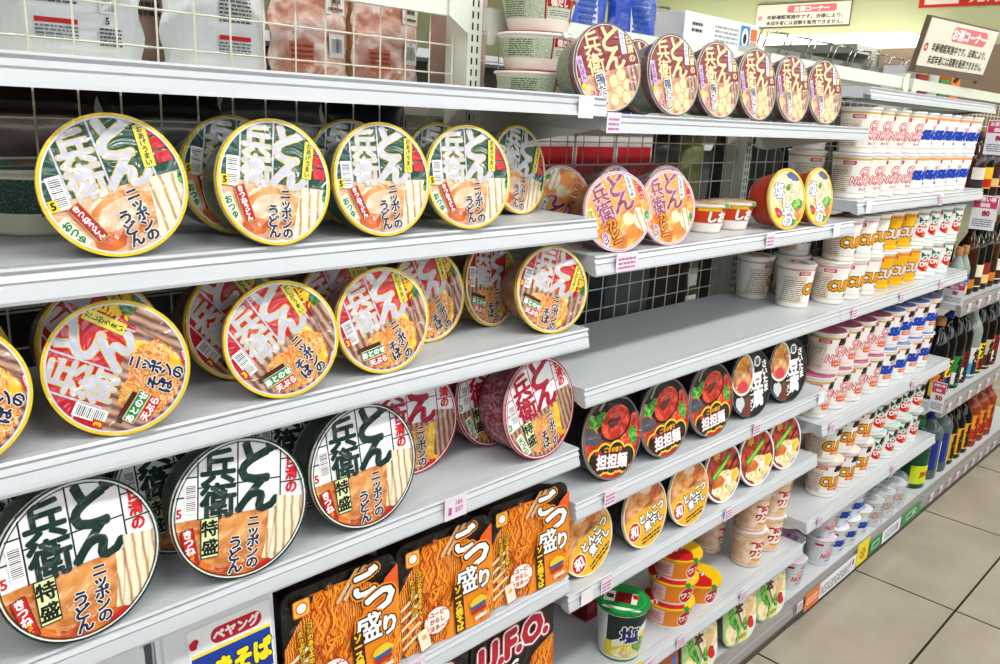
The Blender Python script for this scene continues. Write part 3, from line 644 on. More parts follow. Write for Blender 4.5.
def place_tray(kind_mesh, lid_mesh, X, Y, z, h, label, group, name, cat, yaw=0, tilt=4, spin=0, lid_name='lid', body_name='tray'):
    t = math.radians(tilt); root = thing(name, label, cat, (X, Y, z+H+.0009), (PI/2-t, 0, math.radians(yaw)), group)
    meshobj(body_name, kind_mesh, root, (0, h/2, 0), (0, 0, math.radians(spin))); meshobj(lid_name, lid_mesh, root, (0, h/2, .0001), (0, 0, math.radians(spin)))
    return root
STR = [fi(c) for c in ('#f08a1a', '#d8620e', '#fba838', '#b8430a', '#f7991f')]
def strands(a, x0, x1, y0, y1, n, seed, lean=.0, w=.0032):
    rd = random.Random(seed)
    for i in range(n):
        x = rd.uniform(x0, x1); l = rd.uniform(.35, .9)*(y1-y0); y = rd.uniform(y0, y1-l*.4); ph, am, fr = rd.uniform(0, 6), rd.uniform(.0025, .006), rd.uniform(120, 260); pts = []
        for k in range(13): t = k/12; yy = y+l*t; pts.append((x+lean*l*t+am*math.sin(fr*yy+ph), min(yy, y1)))
        a.strip(pts, w, STR[i % 5])
def a_gotsu(w, h):
    a = Art(); B = fi('#15110f'); X, Y = w/2, h/2
    a.poly([(-X, -Y), (X, -Y), (X, Y), (-X, Y)], B)
    a.blob(.0, -.02, w*.52, h*.5, food['yaki'], .1, seed=5); a.poly([(-X, -Y), (X, -Y), (X, -.0), (-X, .01)], food['yaki']); a.strip([(-.012, Y*.86), (-.024, .03), (-.036, -.04)], [.02, .06, .1], food['yaki']); strands(a, -.052, .0, -.03, .078, 34, 5, .12); strands(a, -X, .0, -Y, -.0, 40, 7, .3)
    a.poly([(-.01, -Y), (X, -Y), (X, .04), (.045, .055), (.01, -.02)], fi('#f08c18'))
    a.poly([(.045, .02), (X, .035), (X, .075), (.07, .06)], fi('#e4581a')); a.poly([(.062, -Y), (X, -Y), (X, -.012), (.066, -.028)], food['yaki']); strands(a, .064, X-.006, -Y, -.02, 16, 9, .1)
    for d in (0, .012): a.strip([(-.012+d, .052), (.03+d, .10)], .006, fi('#d9b98a'))
    for i in range(5): a.strip([(-X, -.03-.016*i+.02), (-X+.035, -.012-.016*i+.02)], .005, fi('#ecd9b8'))
    a.rrect(-.066, .068, .026, .026, .004, fi('#c9702a')); a.rrect(-.066, .068, .023, .023, .004, fi('#f0b52c')); a.disc(-.066, .068, .0088, fi('#c22a2a')); a.disc(-.066, .068, .0072, fi('#f6e8e4'))
    a.text('コシのある太めん', -.056, .008, .0095, fi('#f5c21c'), .05, [(.14, B)], vert=True); a.text('たっぷりソース', -.070, .004, .0095, fi('#f5c21c'), .05, [(.14, B)], vert=True)
    o = [(.17, fi('#f08c18')), (.115, B)]
    a.text('ご', .036, .066, .044, fi('#f6f4f4'), .055, o, sx=1.1, rot=4); a.text('つ', .058, .032, .050, fi('#f6f4f4'), .06, o, sx=1.1, rot=6)
    a.text('盛', .036, -.006, .047, fi('#f6f4f4'), .022, [(.13, fi('#f08c18')), (.08, B)]); a.text('り', .072, -.014, .034, fi('#f6f4f4'), .055, o)
    a.rect(.018, -.048, .020, .085, fi('#3f0f06'), 3); a.text('ソース焼そば', .018, -.048, .0142, fi('#f7cf1c'), .06, rot=3, vert=True)
    a.disc(-.026, -.050, .026, fi('#b8240f'), .023); a.disc(-.026, -.050, .0245, fi('#f6efe6'), .0215)
    for i, s in enumerate(('キユーピー', 'からし', 'マヨネーズ')): a.text(s, -.026, -.038-.012*i, .0098, fi('#c1301a'), .05)
    a.rect(-.052, -.072, .021, .036, fi('#c1301a'), 12); a.rect(-.052, -.072, .0195, .0345, fi('#f6ecd2'), 12); a.rect(-.052, -.068, .008, .008, fi('#ecb06a'), 12)
    a.blob(.058, -.05, .016, .009, fi('#e9c92a'), seed=3); a.rect(.058, -.058, .03, .006, fi('#1f5fa8'), 8); a.rect(.058, -.066, .03, .007, fi('#b82a1a'), 8); a.rect(.062, -.078, .026, .007, fi('#ecdcd0'), 8)
    return a
def a_ufo(w, h):
    a = Art(); X, Y = w/2, h/2; B = fi('#0c0b0c')
    a.poly([(-X, -Y), (X, -Y), (X, Y), (-X, Y)], B); a.poly([(-.01, -Y), (X, -Y), (X, .018), (.05, .0), (.02, -.045)], food['yaki']); strands(a, .04, X-.008, -Y, -.0, 34, 3, .15)
    o = [(.16, fi('#8c0f14')), (.115, fi('#f2eef2'))]
    a.text('U.F.O.', .0, .043, .064, fi('#b3122a'), .065, o, sx=.98, shear=.12, rot=6)
    a.text('BIG', -.014, -.006, .030, fi('#ecebee'), .06, [(.12, fi('#2a1012'))], shear=.3, rot=8); a.text('太麺濃い旨ソース', .005, .083, .0105, fi('#f0a21c'), .05, rot=6)
    a.disc(-.075, .082, .007, fi('#d0304a')); a.text('日清焼そば', -.03, -.042, .016, fi('#f4e9e0'), .05, rot=6); a.disc(-.06, -.05, .02, food['omu'])
    return a
def a_peyang(w, h):
    a = Art(); a.rrect(0, 0, w, h, .006, ink('#eef0f2'))
    a.rrect(.008, h*.36, w*.62, h*.16, .010, ink('#c8203a')); a.text('ペヤング', .008, h*.36, h*.115, ink('#f8f4f2'), .06)
    a.poly([(-w*.47, h*.22), (w*.48, h*.22), (w*.48, h*.25), (-w*.47, h*.25)], ink('#f2da2a'))
    a.rect(0, h*.02, w*.95, h*.40, ink('#1f3f9c')); a.text('やきそば', 0, h*.02, h*.235, ink('#f4e226'), .07, [(.12, ink('#101a44'))], sx=.82)
    a.rect(w*.22, -h*.34, w*.4, h*.26, ink('#f6eef0')); a.text('ソース', w*.24, -h*.31, h*.12, ink('#c8203a'), .07, rot=4); a.rect(w*.24, -h*.43, w*.4, h*.05, ink('#d2566a')); a.rect(-w*.2, -h*.34, w*.42, h*.24, ink('#dfeee8')); a.lines(-w*.2, -h*.34, w*.38, h*.2, 5, ink('#3a9a7c')); a.blob(-w*.43, h*.36, .006, .006, ink('#c8203a'), seed=2)
    return a

# ------------------------------------------------------------------ the shop itself
def sbox(name, x0, x1, y0, y1, z0, z1, m):
    mb = MB(); mb.box(x0, x1, y0, y1, z0, z1, m); return structure(meshobj(name, mb.mesh(name)))
# floor: beige tiles of 0.63 m with thin dark joints
fm = mat('floor_tile', '#b9b2a2', .2); nt = fm.node_tree; b = nt.nodes['Principled BSDF']
tc = nt.nodes.new('ShaderNodeTexCoord'); mp = nt.nodes.new('ShaderNodeMapping'); br = nt.nodes.new('ShaderNodeTexBrick')
mp.inputs['Location'].default_value = (.026, .12, 0)
br.offset = 0; br.inputs['Scale'].default_value = 1; br.inputs['Brick Width'].default_value = .63; br.inputs['Row Height'].default_value = .63; br.inputs['Mortar Size'].default_value = .0035; br.inputs['Mortar Smooth'].default_value = .1
no = nt.nodes.new('ShaderNodeTexNoise'); no.inputs['Scale'].default_value = 5; no.inputs['Detail'].default_value = 6
rp = nt.nodes.new('ShaderNodeValToRGB'); rp.color_ramp.elements[0].position = .3; rp.color_ramp.elements[0].color = lin('#9b9282'); rp.color_ramp.elements[1].position = .7; rp.color_ramp.elements[1].color = lin('#aca393')
br.inputs['Mortar'].default_value = lin('#26211c')
nt.links.new(tc.outputs['Object'], mp.inputs['Vector']); nt.links.new(mp.outputs['Vector'], br.inputs['Vector']); nt.links.new(tc.outputs['Object'], no.inputs['Vector']); nt.links.new(no.outputs['Fac'], rp.inputs['Fac'])
nt.links.new(rp.outputs['Color'], br.inputs['Color1']); nt.links.new(rp.outputs['Color'], br.inputs['Color2']); nt.links.new(br.outputs['Color'], b.inputs['Base Color'])
X0, X1, Y0, Y1, ZC = -2.2, 7.0, -2.4, 5.2, 2.75
sbox('floor', X0-.1, X1+.1, Y0-.1, Y1+.1, -.06, 0, fm)
ceil_m = mat('ceiling_board', '#d2d1c8', .8); green_wall = mat('pale_green_wall', '#bcc096', .7); wall_m = mat('grey_wall', '#6f6c68', .7); brown_w = mat('brown_wall_panel', '#8f7a66', .55)
sbox('ceiling', X0-.1, X1+.1, Y0-.1, Y1+.1, ZC, ZC+.06, ceil_m)
sbox('wall_east', X1, X1+.1, Y0-.1, Y1+.1, 0, ZC, green_wall)
sbox('wall_west', X0-.1, X0, Y0-.1, Y1+.1, 0, ZC, wall_m)
sbox('wall_north', X0-.1, X1+.1, Y1, Y1+.1, 0, ZC, green_wall)
# the shop front behind the viewer: low wall, window band, head
WZ0, WZ1 = 1.75, 2.45
sbox('wall_south', X0-.1, X1+.1, Y0-.1, Y0, 0, WZ0, wall_m)
sbox('trim_1', X0-.1, X1+.1, Y0-.1, Y0, WZ1, ZC, wall_m)
alu = mat('window_aluminium', '#8d9092', .35, .6)
nwin = 5; ww = (X1-X0)/nwin
for i in range(nwin):
    fr = MB(); a0 = X0+i*ww; t = .03
    fr.box(a0, a0+t, Y0-.07, Y0-.02, WZ0, WZ1, alu); fr.box(a0+ww-t, a0+ww, Y0-.07, Y0-.02, WZ0, WZ1, alu); fr.box(a0+t, a0+ww-t, Y0-.07, Y0-.02, WZ0, WZ0+t, alu); fr.box(a0+t, a0+ww-t, Y0-.07, Y0-.02, WZ1-t, WZ1, alu)
    structure(meshobj('window_%d' % (i+1), fr.mesh('window_frame')))
# far wall fittings
sbox('trim_2', X1-.05, X1, 1.1, 2.72, .9, H+.64, brown_w)
# fluorescent ceiling fittings
def ceiling_lamp(x, y, label, power, along='x', L=1.25):
    root = thing('ceiling_light', label, 'ceiling light', (x, y, ZC), (0, 0, 0 if along == 'x' else PI/2), 'fluorescent ceiling lights over the aisles')
    mb = MB(); mb.extrude_x([(-.11, 0), (.11, 0), (.09, -.05), (-.09, -.05)], -L/2, L/2, white_pl); meshobj('housing', mb.mesh('housing', True), root)
    tb = MB(); tm = mat('lit_tube', '#ffffff', .4, emit='#fffaf2', strength=9)
    for dy in (-.045, .045): tb.tube((-L/2+.03, dy, -.068), (L/2-.03, dy, -.068), .014, tm, 10)
    meshobj('tube', tb.mesh('tube'), root)
    ld = bpy.data.lights.new('ceiling_lamp', 'AREA'); ld.shape = 'RECTANGLE'; ld.size = L; ld.size_y = .2; ld.energy = power; ld.color = (1, .985, .965)
    lo = bpy.data.objects.new('lamp', ld); lo.location = (0, 0, -.09); link(lo, root)
    return root
ORD = ['first', 'second', 'third', 'fourth', 'fifth', 'sixth', 'seventh']
LP = 22
for j, (y, nm, pw) in enumerate(((-.30, 'noodle aisle', LP*1.0), (-1.85, 'window aisle', LP*.3), (1.75, 'next aisle', LP*.35))):
    for i in range(5): ceiling_lamp(-1.1+i*1.75, y, 'white fluorescent ceiling light over the %s, %s in line' % (nm, ORD[i]), pw)

# ------------------------------------------------------------------ gondola shelving
YF, YB = .788, 1.08
SHELFN = [0]
def shelf_board(x0, x1, z, label, group, front=YF, back=YB-.012, rail=rail_plastic, lip=.032, deckm=deck_grey, dirn=-1):
    """steel shelf: deck, plastic price rail on its front edge, two side brackets"""
    z += H
    root = thing('shelf_board', label, 'shelf', ((x0+x1)/2, front, z-lip), (0, 0, 0), group)
    w = (x1-x0)/2-.0015
    def lc(y): return y
    d = MB(); dep = back-front
    d.extrude_x([(.016, lip), (dep, lip), (dep, lip-.012), (dep-.02, lip-.02), (.02, lip-.026), (.016, lip-.026)], -w, w, deckm); meshobj('deck', d.mesh('deck', True), root)
    r = MB(); L = lip
    r.extrude_x([(.0155, L), (.002, L), (.0, L-.0025), (.0032, L-.006), (.001, L-.009), (-.001, L-.012), (.0005, L-.0145), (-.0028, L-.024), (-.004, L-.0285), (-.003, 0), (.004, 0), (.0155, .004)], -w, w, rail); meshobj('price_rail', r.mesh('price_rail', True), root)
    for sx in (-1, 1):
        b_ = MB(); xa, xb = (w-.004, w) if sx > 0 else (-w, -w+.004)
        b_.extrude_x([(.03, L-.027), (dep, L-.0205), (dep, -.035), (dep-.03, -.04), (.05, -.004)], xa, xb, metal_cream); meshobj('bracket', b_.mesh('bracket', True), root)
    return root
BX = [.05, 1.02, 2.015, 3.02, 4.4]
names = {0: ('left', ['A', 'B', 'C', 'D', 'E', 'F'])}
shelf_board(BX[0], BX[1], .029, 'cream shelf at eye level carrying nothing, in front of the bags behind the wire grid', 'gondola shelves', lip=.024)
shelf_board(BX[0], BX[1], -.151, 'pale steel shelf under the row of green-lidded noodle bowls', 'gondola shelves')
shelf_board(BX[0], BX[1], -.326, 'pale steel shelf under the row of red and silver noodle bowls', 'gondola shelves')
shelf_board(BX[0], BX[1], -.531, 'pale steel shelf under the big white and dark green lids', 'gondola shelves')
shelf_board(BX[0], BX[1], -.768, 'steel shelf under the orange fried noodle boxes and the clear trays', 'gondola shelves')
shelf_board(BX[0], BX[1], -.99, 'lowest shelf of the near bay, under the black boxes with red letters', 'gondola shelves')
shelf_board(BX[1], BX[2], .006, 'top shelf of the middle bay under the dark red duck noodle bowls', 'gondola shelves', lip=.027)
shelf_board(BX[1], BX[2], -.211, 'shelf under the orange curry bowls and the yellow-rimmed bowls', 'gondola shelves')
shelf_board(BX[1], BX[2], -.430, 'empty grey shelf in the middle bay', 'gondola shelves')
shelf_board(BX[1], BX[2], -.634, 'shelf under the dark red bowls and black tofu bowls', 'gondola shelves')
shelf_board(BX[1], BX[2], -.812, 'shelf under the yellow pork bone bowls and red-topped bowls', 'gondola shelves')
shelf_board(BX[1], BX[2], -1.070, 'shelf under the green cup and the stacked yellow and red cups', 'gondola shelves')
shelf_board(BX[2], BX[3], .098, 'bare top shelf above the white cups, seen from below', 'gondola shelves', front=.80, lip=.019)
shelf_board(BX[2], BX[3], -.165, 'shelf under the upper two tiers of white cups with red and blue letters', 'gondola shelves')
shelf_board(BX[2], BX[3], -.430, 'shelf under the yellow curry and tomato cups', 'gondola shelves')
shelf_board(BX[2], BX[3], -.735, 'shelf under the large cups with red and blue letters over orange bars', 'gondola shelves')
shelf_board(BX[2], BX[3], -1.010, 'shelf under the large curry and tomato cups', 'gondola shelves')
for z, l in ((-.545, 'grey-railed liquor shelf under the small whisky bottles'), (-.905, 'grey-railed liquor shelf under the tall dark bottles with bright labels'), (-.20, 'upper liquor shelf beyond the white cups')):
    shelf_board(BX[3], BX[4], z, l, 'liquor shelves', rail=rail_dark, lip=.045)
# bases with kick plates
def base(x0, x1, label, railm=rail_dark):
    root = thing('gondola_plinth', label, 'shelf base', ((x0+x1)/2, YF, 0), (0, 0, 0), 'shelf bases'); w = (x1-x0)/2-.0015; t = H-1.25; L = t
    d = MB(); d.extrude_x([(.02, t), (.6, t), (.6, t-.014), (.02, t-.014)], -w, w, deck_grey); meshobj('deck', d.mesh('deck', True), root)
    r = MB(); r.extrude_x([(.02, t), (.004, t), (.0, t-.006), (.006, t-.014), (.0, t-.018), (-.004, t-.034), (.002, t-.05), (.02, t-.052)], -w, w, railm); meshobj('price_rail', r.mesh('price_rail', True), root)
    k = MB(); k.box(-w, w, .014, .03, 0, t-.0525, mat('kick_plate', '#4a4541', .5)); meshobj('kick_plate', k.mesh('kick_plate'), root)
    k = MB(); k.box(-w, w, .57, .59, 0, t-.0145, mat('kick_plate')); meshobj('rear_kick_plate', k.mesh('rear_kick_plate'), root); return root
base(BX[0], BX[1], 'base of the near bay under the black boxes'); base(BX[1], BX[2], 'base of the middle bay under the white and green oval bowls'); base(BX[2], BX[3], 'base of the cup noodle bay with the long notice strip on its rail'); base(BX[3], BX[4], 'base of the liquor bay with many pink price tags')
# uprights with slots
def upright(x, label, top=.30):
    root = thing('gondola_upright', label, 'shelf post', (x, YB, 0), (0, 0, 0), 'slotted shelf posts'); zt = H+top; zb = H-1.25
    p = MB(); p.extrude_x([(0, zb+.0005), (.055, zb+.0005), (.055, zt), (0, zt)], -.016, .016, metal_cream); meshobj('post', p.mesh('post', True), root)
    s = MB(); z = zb+.03
    while z < zt-.02:
        for dx in (-.006, .006): s.box(dx-.0016, dx+.0016, -.0006, .0004, z, z+.011, dark_slot)
        z += .0185
    meshobj('slots', s.mesh('slots'), root); return root
upright(BX[1], 'slotted cream post between the near and middle bays', .30); upright(BX[2]-.012, 'slotted cream post between the middle bay and the cup noodle bay', .19); upright(BX[3], 'slotted cream post between the cup noodle and liquor bays', .19); upright(BX[0], 'slotted cream post at the near end of the shelving', .30); upright(BX[4], 'slotted cream post at the far end of the liquor bay', .19)
def wire_panel(x0, x1, z0, z1, label, step=.05):
    mb = MB(); y = YB+.022; n = max(1, round((x1-x0)/step)); m = round((z1-z0)/.046)
    for i in range(n+1): x = x0+(x1-x0)*i/n; mb.tube((x, y, z0), (x, y, z1), .0014, wire_cream)
    for i in range(m+1): z = z0+(z1-z0)*i/m; mb.tube((x0, y+.0034, z), (x1, y+.0034, z), .0014, wire_cream)
    return tag(meshobj('wire_back_panel', mb.mesh('wire_back_panel')), label, 'wire grid', 'wire grids behind the shelves')
wire_panel(BX[0]+.03, BX[1]-.03, H-1.235, H+.150, 'cream wire grid behind the near bay, in front of the white bags'); wire_panel(BX[1]+.03, BX[2]-.04, H-1.235, H+.13, 'cream wire grid behind the middle bay above the empty shelf'); wire_panel(BX[2]+.03, BX[3]-.03, H-1.235, H+.13, 'cream wire grid behind the stacked cups'); wire_panel(BX[3]+.03, BX[4]-.03, H-1.235, H+.13, 'cream wire grid behind the liquor bottles')
def top_rail(x0, x1, z0, z1, label):
    root = thing('top_rail', label, 'top rail', ((x0+x1)/2, YB-.004, H+z0), (0, 0, 0), 'top rails of the shelving'); w = (x1-x0)/2; h = z1-z0
    mb = MB(); mb.box(-w, w, -.004, .006, 0, h, metal_cream); meshobj('rail', mb.mesh('rail'), root)
    for s in (-1, 1):
        b_ = MB(); q = [(s*w, 0, h), (s*w, 0, -.022), (s*(w-.012), 0, -.022), (s*(w-.05), 0, 0), (s*(w-.05), 0, h)]
        if s < 0: q = q[::-1]
        b_.face([(x, -.0085, z) for x, y, z in q], metal_cream); b_.face([(x, -.0045, z) for x, y, z in q][::-1], metal_cream)
        for i in range(5): j = (i+1) % 5; b_.face([(q[i][0], -.0045, q[i][2]), (q[j][0], -.0045, q[j][2]), (q[j][0], -.0085, q[j][2]), (q[i][0], -.0085, q[i][2])], metal_cream)
        meshobj('end_bracket', b_.mesh('end_bracket'), root)
    return root
top_rail(BX[0]+.02, BX[1]-.02, .146, .20, 'cream top rail over the white bags'); top_rail(BX[1]+.02, BX[2]-.03, .131, .168, 'cream top rail behind the dark red bowls'); top_rail(BX[2]+.02, BX[3]-.02, .140, .175, 'cream top rail above the bare top shelf'); top_rail(BX[3]+.02, BX[4]-.02, .140, .175, 'cream top rail of the liquor bay')
# the other face of the same gondola: rear shelves seen through the grid
YR = YB+.055
for i in range(4):
    for z in (-.02, -.30, -.58, -.86):
        zz = z+(.02 if i else .045)
        mb = MB(); w0, w1 = BX[i]+.02, BX[i+1]-.02
        mb.extrude_x([(YR, H+zz), (YR+.30, H+zz), (YR+.31, H+zz-.035), (YR+.29, H+zz-.035), (YR+.28, H+zz-.014), (YR, H+zz-.014)], w0, w1, metal_cream)
        tag(meshobj('rear_shelf', mb.mesh('rear_shelf', True)), 'cream shelf seen through the wire grid, %s behind the %s' % ({-.02: 'at eye level', -.30: 'second from top', -.58: 'third from top', -.86: 'lowest'}[z], ['near bay', 'middle bay', 'cup noodle bay', 'liquor bay'][i]), 'shelf', 'rear shelves')

# ------------------------------------------------------------------ goods: bowls on their sides
G = {'B': -.151, 'C': -.326, 'D': -.531, 'M1': .006, 'M2': -.211, 'M4': -.634, 'M5': -.812}
ROWS = [
 # kind, shelf, X, Y, yaw, spin, label, group
 ('udon', 'B', .3060, .797, -7.8, 15.4, 'green and silver noodle bowl, nearest and largest of its row, washed out by glare', 'green-lidded bowls'),
 ('udon', 'B', .4690, .786, -1.0, -8, 'green and silver noodle bowl, second from the near end of the front row', 'green-lidded bowls'),
 ('udon', 'B', .6110, .786, -4.9, .6, 'green and silver noodle bowl, third from the near end of the front row', 'green-lidded bowls'),
 ('udon', 'B', .7500, .786, -8.2, .1, 'green and silver noodle bowl, last of the front row, overlapping the tilted bowl', 'green-lidded bowls'),
 ('udon', 'B', .9377, .871, 6.9, -20, 'green-lidded noodle bowl at the far end of its shelf, text tilting to the right', 'green-lidded bowls'),
 ('udon', 'B', .4713, .874, 2.5, -12, 'green-lidded bowl half hidden between the largest green bowl and the second one', 'green-lidded bowls'),
 ('udon', 'B', .6339, .880, -.8, -10, 'green-lidded bowl peeking out behind the third bowl of the front row', 'green-lidded bowls'),
 ('udon', 'B', .7863, .880, -.6, -14, 'green-lidded bowl showing only its top behind the last bowl of the front row', 'green-lidded bowls'),
 ('soba', 'C', .150, .790, -5, 62, 'red and silver tempura bowl cut off by the picture edge, brown noodles showing', 'red and silver bowls'),
 ('soba', 'C', .2920, .790, -17, 64, 'red and silver tempura bowl, the largest one, turned so its letters lie sideways', 'red and silver bowls'),
 ('soba', 'C', .4739, .789, -11.2, 33.5, 'red and silver tempura bowl, second large one, letters tilted to the left', 'red and silver bowls'),
 ('soba', 'C', .6209, .794, -6.6, 19.7, 'red and silver tempura bowl, third in the front row, letters slightly tilted', 'red and silver bowls'),
 ('soba', 'C', .9461, .800, -13.2, -18.9, 'red and silver bowl at the far shelf end, letters tilted to the right', 'red and silver bowls'),
 ('soba', 'C', .7610, .872, -1.9, 19.5, 'red and silver bowl standing back in the shade, next after the third front bowl', 'red and silver bowls'),
 ('soba', 'C', .4700, .878, 2.6, 40, 'shaded red and silver bowl behind the gap between the largest and the second bowl', 'red and silver bowls'),
 ('soba', 'C', .6180, .878, 3, 20, 'shaded red bowl showing its top behind the third front bowl', 'red and silver bowls'),
 ('soba', 'C', .9030, .884, 7.9, -12, 'red and silver bowl tucked behind the one at the far shelf end', 'red and silver bowls'),
 ('soba', 'C', .3170, .884, 2.9, 30, 'shaded red bowl whose rim rises behind the largest red bowl', 'red and silver bowls'),
 ('soba', 'C', .1650, .884, 2.9, 40, 'shaded red bowl behind the one cut by the picture edge', 'red and silver bowls'),
 ('bigudon', 'D', .2486, .788, 5.8, .9, 'big white lid with dark green brush letters, the nearest, cut at the left', 'big white lids with brush letters'),
 ('bigudon', 'D', .4194, .788, -3.5, -6.7, 'big white lid with dark green brush letters, complete, second in its row', 'big white lids with brush letters'),
 ('bigudon', 'D', .5954, .793, -1.4, 2.2, 'big white lid with dark green letters, third in its row, beside the red-lettered one', 'big white lids with brush letters'),
 ('bigsoba', 'D', .7420, .880, -8, 2, 'big white lid with red letters standing back behind the third green-lettered bowl', 'big white lids with brush letters'),
 ('bigsoba', 'D', .9400, .799, .3, 16.7, 'big white lid with red letters at the shelf end, its pink side showing', 'big white lids with brush letters'),
 ('bigsoba', 'D', .9180, .885, 2, 6, 'big red-lettered lid mostly hidden behind the one at the shelf end', 'big white lids with brush letters'),
 ('bigudon', 'D', .3950, .884, 0, 2, 'big green-lettered lid in the dark between the first and second front bowls', 'big white lids with brush letters'),
 ('bigudon', 'D', .2200, .884, 0, 2, 'big green-lettered lid in the dark behind the nearest bowl', 'big white lids with brush letters'),
 ('bigudon', 'D', .5680, .886, 0, -4, 'big green-lettered lid in the dark between the second and third front bowls', 'big white lids with brush letters'),
 ('kamo', 'M1', 1.078, .828, -12, 14, 'dark red duck noodle bowl, the first and largest, beside the stacked upright bowls', 'dark red duck noodle bowls'),
 ('kamo', 'M1', 1.2546, .822, -4.7, 7, 'dark red duck noodle bowl, second in the row, another lid behind it', 'dark red duck noodle bowls'),
 ('kamo', 'M1', 1.3945, .818, -3.4, 5, 'dark red duck noodle bowl, third in the row', 'dark red duck noodle bowls'),
 ('kamo', 'M1', 1.5365, .816, -2.4, 5, 'dark red duck noodle bowl, fourth in the row', 'dark red duck noodle bowls'),
 ('kamo', 'M1', 1.6775, .812, -2.3, 5, 'dark red duck noodle bowl, fifth in the row', 'dark red duck noodle bowls'),
 ('kamo', 'M1', 1.8160, .806, -5.9, 5, 'dark red duck noodle bowl, last in the row at the shelf end', 'dark red duck noodle bowls'),
 ('kamo', 'M1', 1.3213, .938, 2.3, 5, 'dark red duck noodle bowl standing behind the second one', 'dark red duck noodle bowls'),
 ('curry', 'M2', 1.088, .794, -18.9, 23.6, 'orange curry noodle bowl overlapping the near shelf end', 'orange curry noodle bowls'),
 ('curry', 'M2', 1.2332, .793, -10.6, 12, 'orange curry noodle bowl washed out by glare, second in front', 'orange curry noodle bowls'),
 ('curry', 'M2', 1.085, .908, -9, 150, 'orange curry noodle bowl turned over behind the first one', 'orange curry noodle bowls'),
 ('curry', 'M2', 1.2200, .893, .6, 20, 'orange curry noodle bowl peeking between the two front ones', 'orange curry noodle bowls'),
 ('curry', 'M2', 1.354, .876, -9.1, 12, 'orange curry noodle bowl behind the far side of the glaring one', 'orange curry noodle bowls'),
 ('shio', 'M2', 1.6665, .788, -8.8, 0, 'yellow-rimmed salt noodle bowl with its red side showing', 'yellow-rimmed salt noodle bowls'),
 ('shio', 'M2', 1.8163, .786, -2.3, 0, 'yellow-rimmed salt noodle bowl at the shelf end', 'yellow-rimmed salt noodle bowls'),
 ('tantan', 'M4', 1.1539, .808, -3.7, -8.3, 'dark red sesame noodle bowl with a badge, the nearest of three', 'dark red sesame noodle bowls'),
 ('tantan', 'M4', 1.3167, .804, -2.4, 3.8, 'dark red sesame noodle bowl with a badge, the middle of three', 'dark red sesame noodle bowls'),
 ('tantan', 'M4', 1.4845, .803, -3.2, 3.6, 'dark red sesame noodle bowl with a badge, beside the black bowls', 'dark red sesame noodle bowls'),
 ('tofu', 'M4', 1.6595, .806, -5.8, 2, 'black tofu noodle bowl next to the dark red bowls', 'black tofu noodle bowls'),
 ('tofu', 'M4', 1.8307, .804, -7.2, 2, 'black tofu noodle bowl at the shelf end', 'black tofu noodle bowls'),
 ('tonkotsu', 'M5', 1.104, .810, -3.2, 23, 'yellow pork bone noodle bowl beside the orange box, text tilted', 'yellow pork bone noodle bowls'),
 ('tonkotsu', 'M5', 1.2744, .801, -1.9, 2.3, 'yellow pork bone noodle bowl, the middle of three', 'yellow pork bone noodle bowls'),
 ('tonkotsu', 'M5', 1.4200, .794, -2.7, 2, 'yellow pork bone noodle bowl beside the red-topped bowls', 'yellow pork bone noodle bowls'),
 ('spicy', 'M5', 1.5717, .803, -4.6, 3, 'red-topped noodle bowl with a green onion, nearest of three', 'red-topped noodle bowls'),
 ('spicy', 'M5', 1.7120, .797, -6.7, 3, 'red-topped noodle bowl with a green onion, middle of three', 'red-topped noodle bowls'),
 ('spicy', 'M5', 1.8570, .799, -6.4, 3, 'red-topped noodle bowl with a green onion, at the shelf end', 'red-topped noodle bowls'),
]
for k, s, X, Y, yaw, sp, l, g in ROWS: place_bowl(k, X, Y, G[s], yaw, sp, l, g)

# boxes of fried noodles on their edges
gw, gh = .178, .172
gb = tray_mesh('box_body', gw, gh, .018, .075, mat('maroon_box_side', '#5c1512', .35, coat=.4), .012, rimm=black_pl); ga = a_gotsu(.184, .186); ga.items = [([(x*.967, y*.925) for x, y in p], L, m) for p, L, m in ga.items]; gl = flat_print('printed_lid', ga, gw, gh, .018, fi('#15110f'))
E_ = -.768
for i, (x, l) in enumerate(((.564, 'orange and black fried noodle box next to the clear tray'), (.746, 'orange and black fried noodle box in the middle of three'), (.928, 'orange and black fried noodle box at the shelf end beside the yellow bowl'))):
    place_tray(gb, gl, x, .797, E_, gh, l, 'orange fried noodle boxes', 'noodle_box', 'noodle box', yaw=(-1, -2, -4)[i], tilt=6)
uw, uh = .196, .186
ub = tray_mesh('box_body', uw, uh, .014, .075, black_pl, .012); ul = flat_print('printed_lid', a_ufo(uw, uh), uw, uh, .014, fi('#0c0b0c'))
for x, l in ((.905, 'black fried noodle box with big red letters at the end of the lowest shelf'), (.700, 'black fried noodle box with red letters, mostly below the picture, second from the shelf end')):
    place_tray(ub, ul, x, .797, -.99, uh, l, 'black fried noodle boxes', 'noodle_box', 'noodle box', yaw=-1, tilt=4)
clear = glass('clear_tray_plastic', '#eef1f5', .12, .45); pw, ph = .150, .196
pt = tray_mesh('clear_tray', pw, ph, .02, .05, mat('frosted_tray', '#dfe3ea', .25, coat=.3), .01); pl_ = MB()
o = rrpts(pw*.97, ph*.97, .019); pl_.face([(x, y, .004) for x, y in o], mat('frosted_tray')); n = len(o)
for i in range(n): j = (i+1) % n; pl_.face([(o[i][0]*1.01, o[i][1]*1.01, .0005), (o[j][0]*1.01, o[j][1]*1.01, .0005), (o[j][0], o[j][1], .004), (o[i][0], o[i][1], .004)], mat('frosted_tray'), True)
inset = rrpts(pw*.86, ph*.88, .014); pl_.face([(x, y, .0062) for x, y in inset], mat('frosted_tray'))
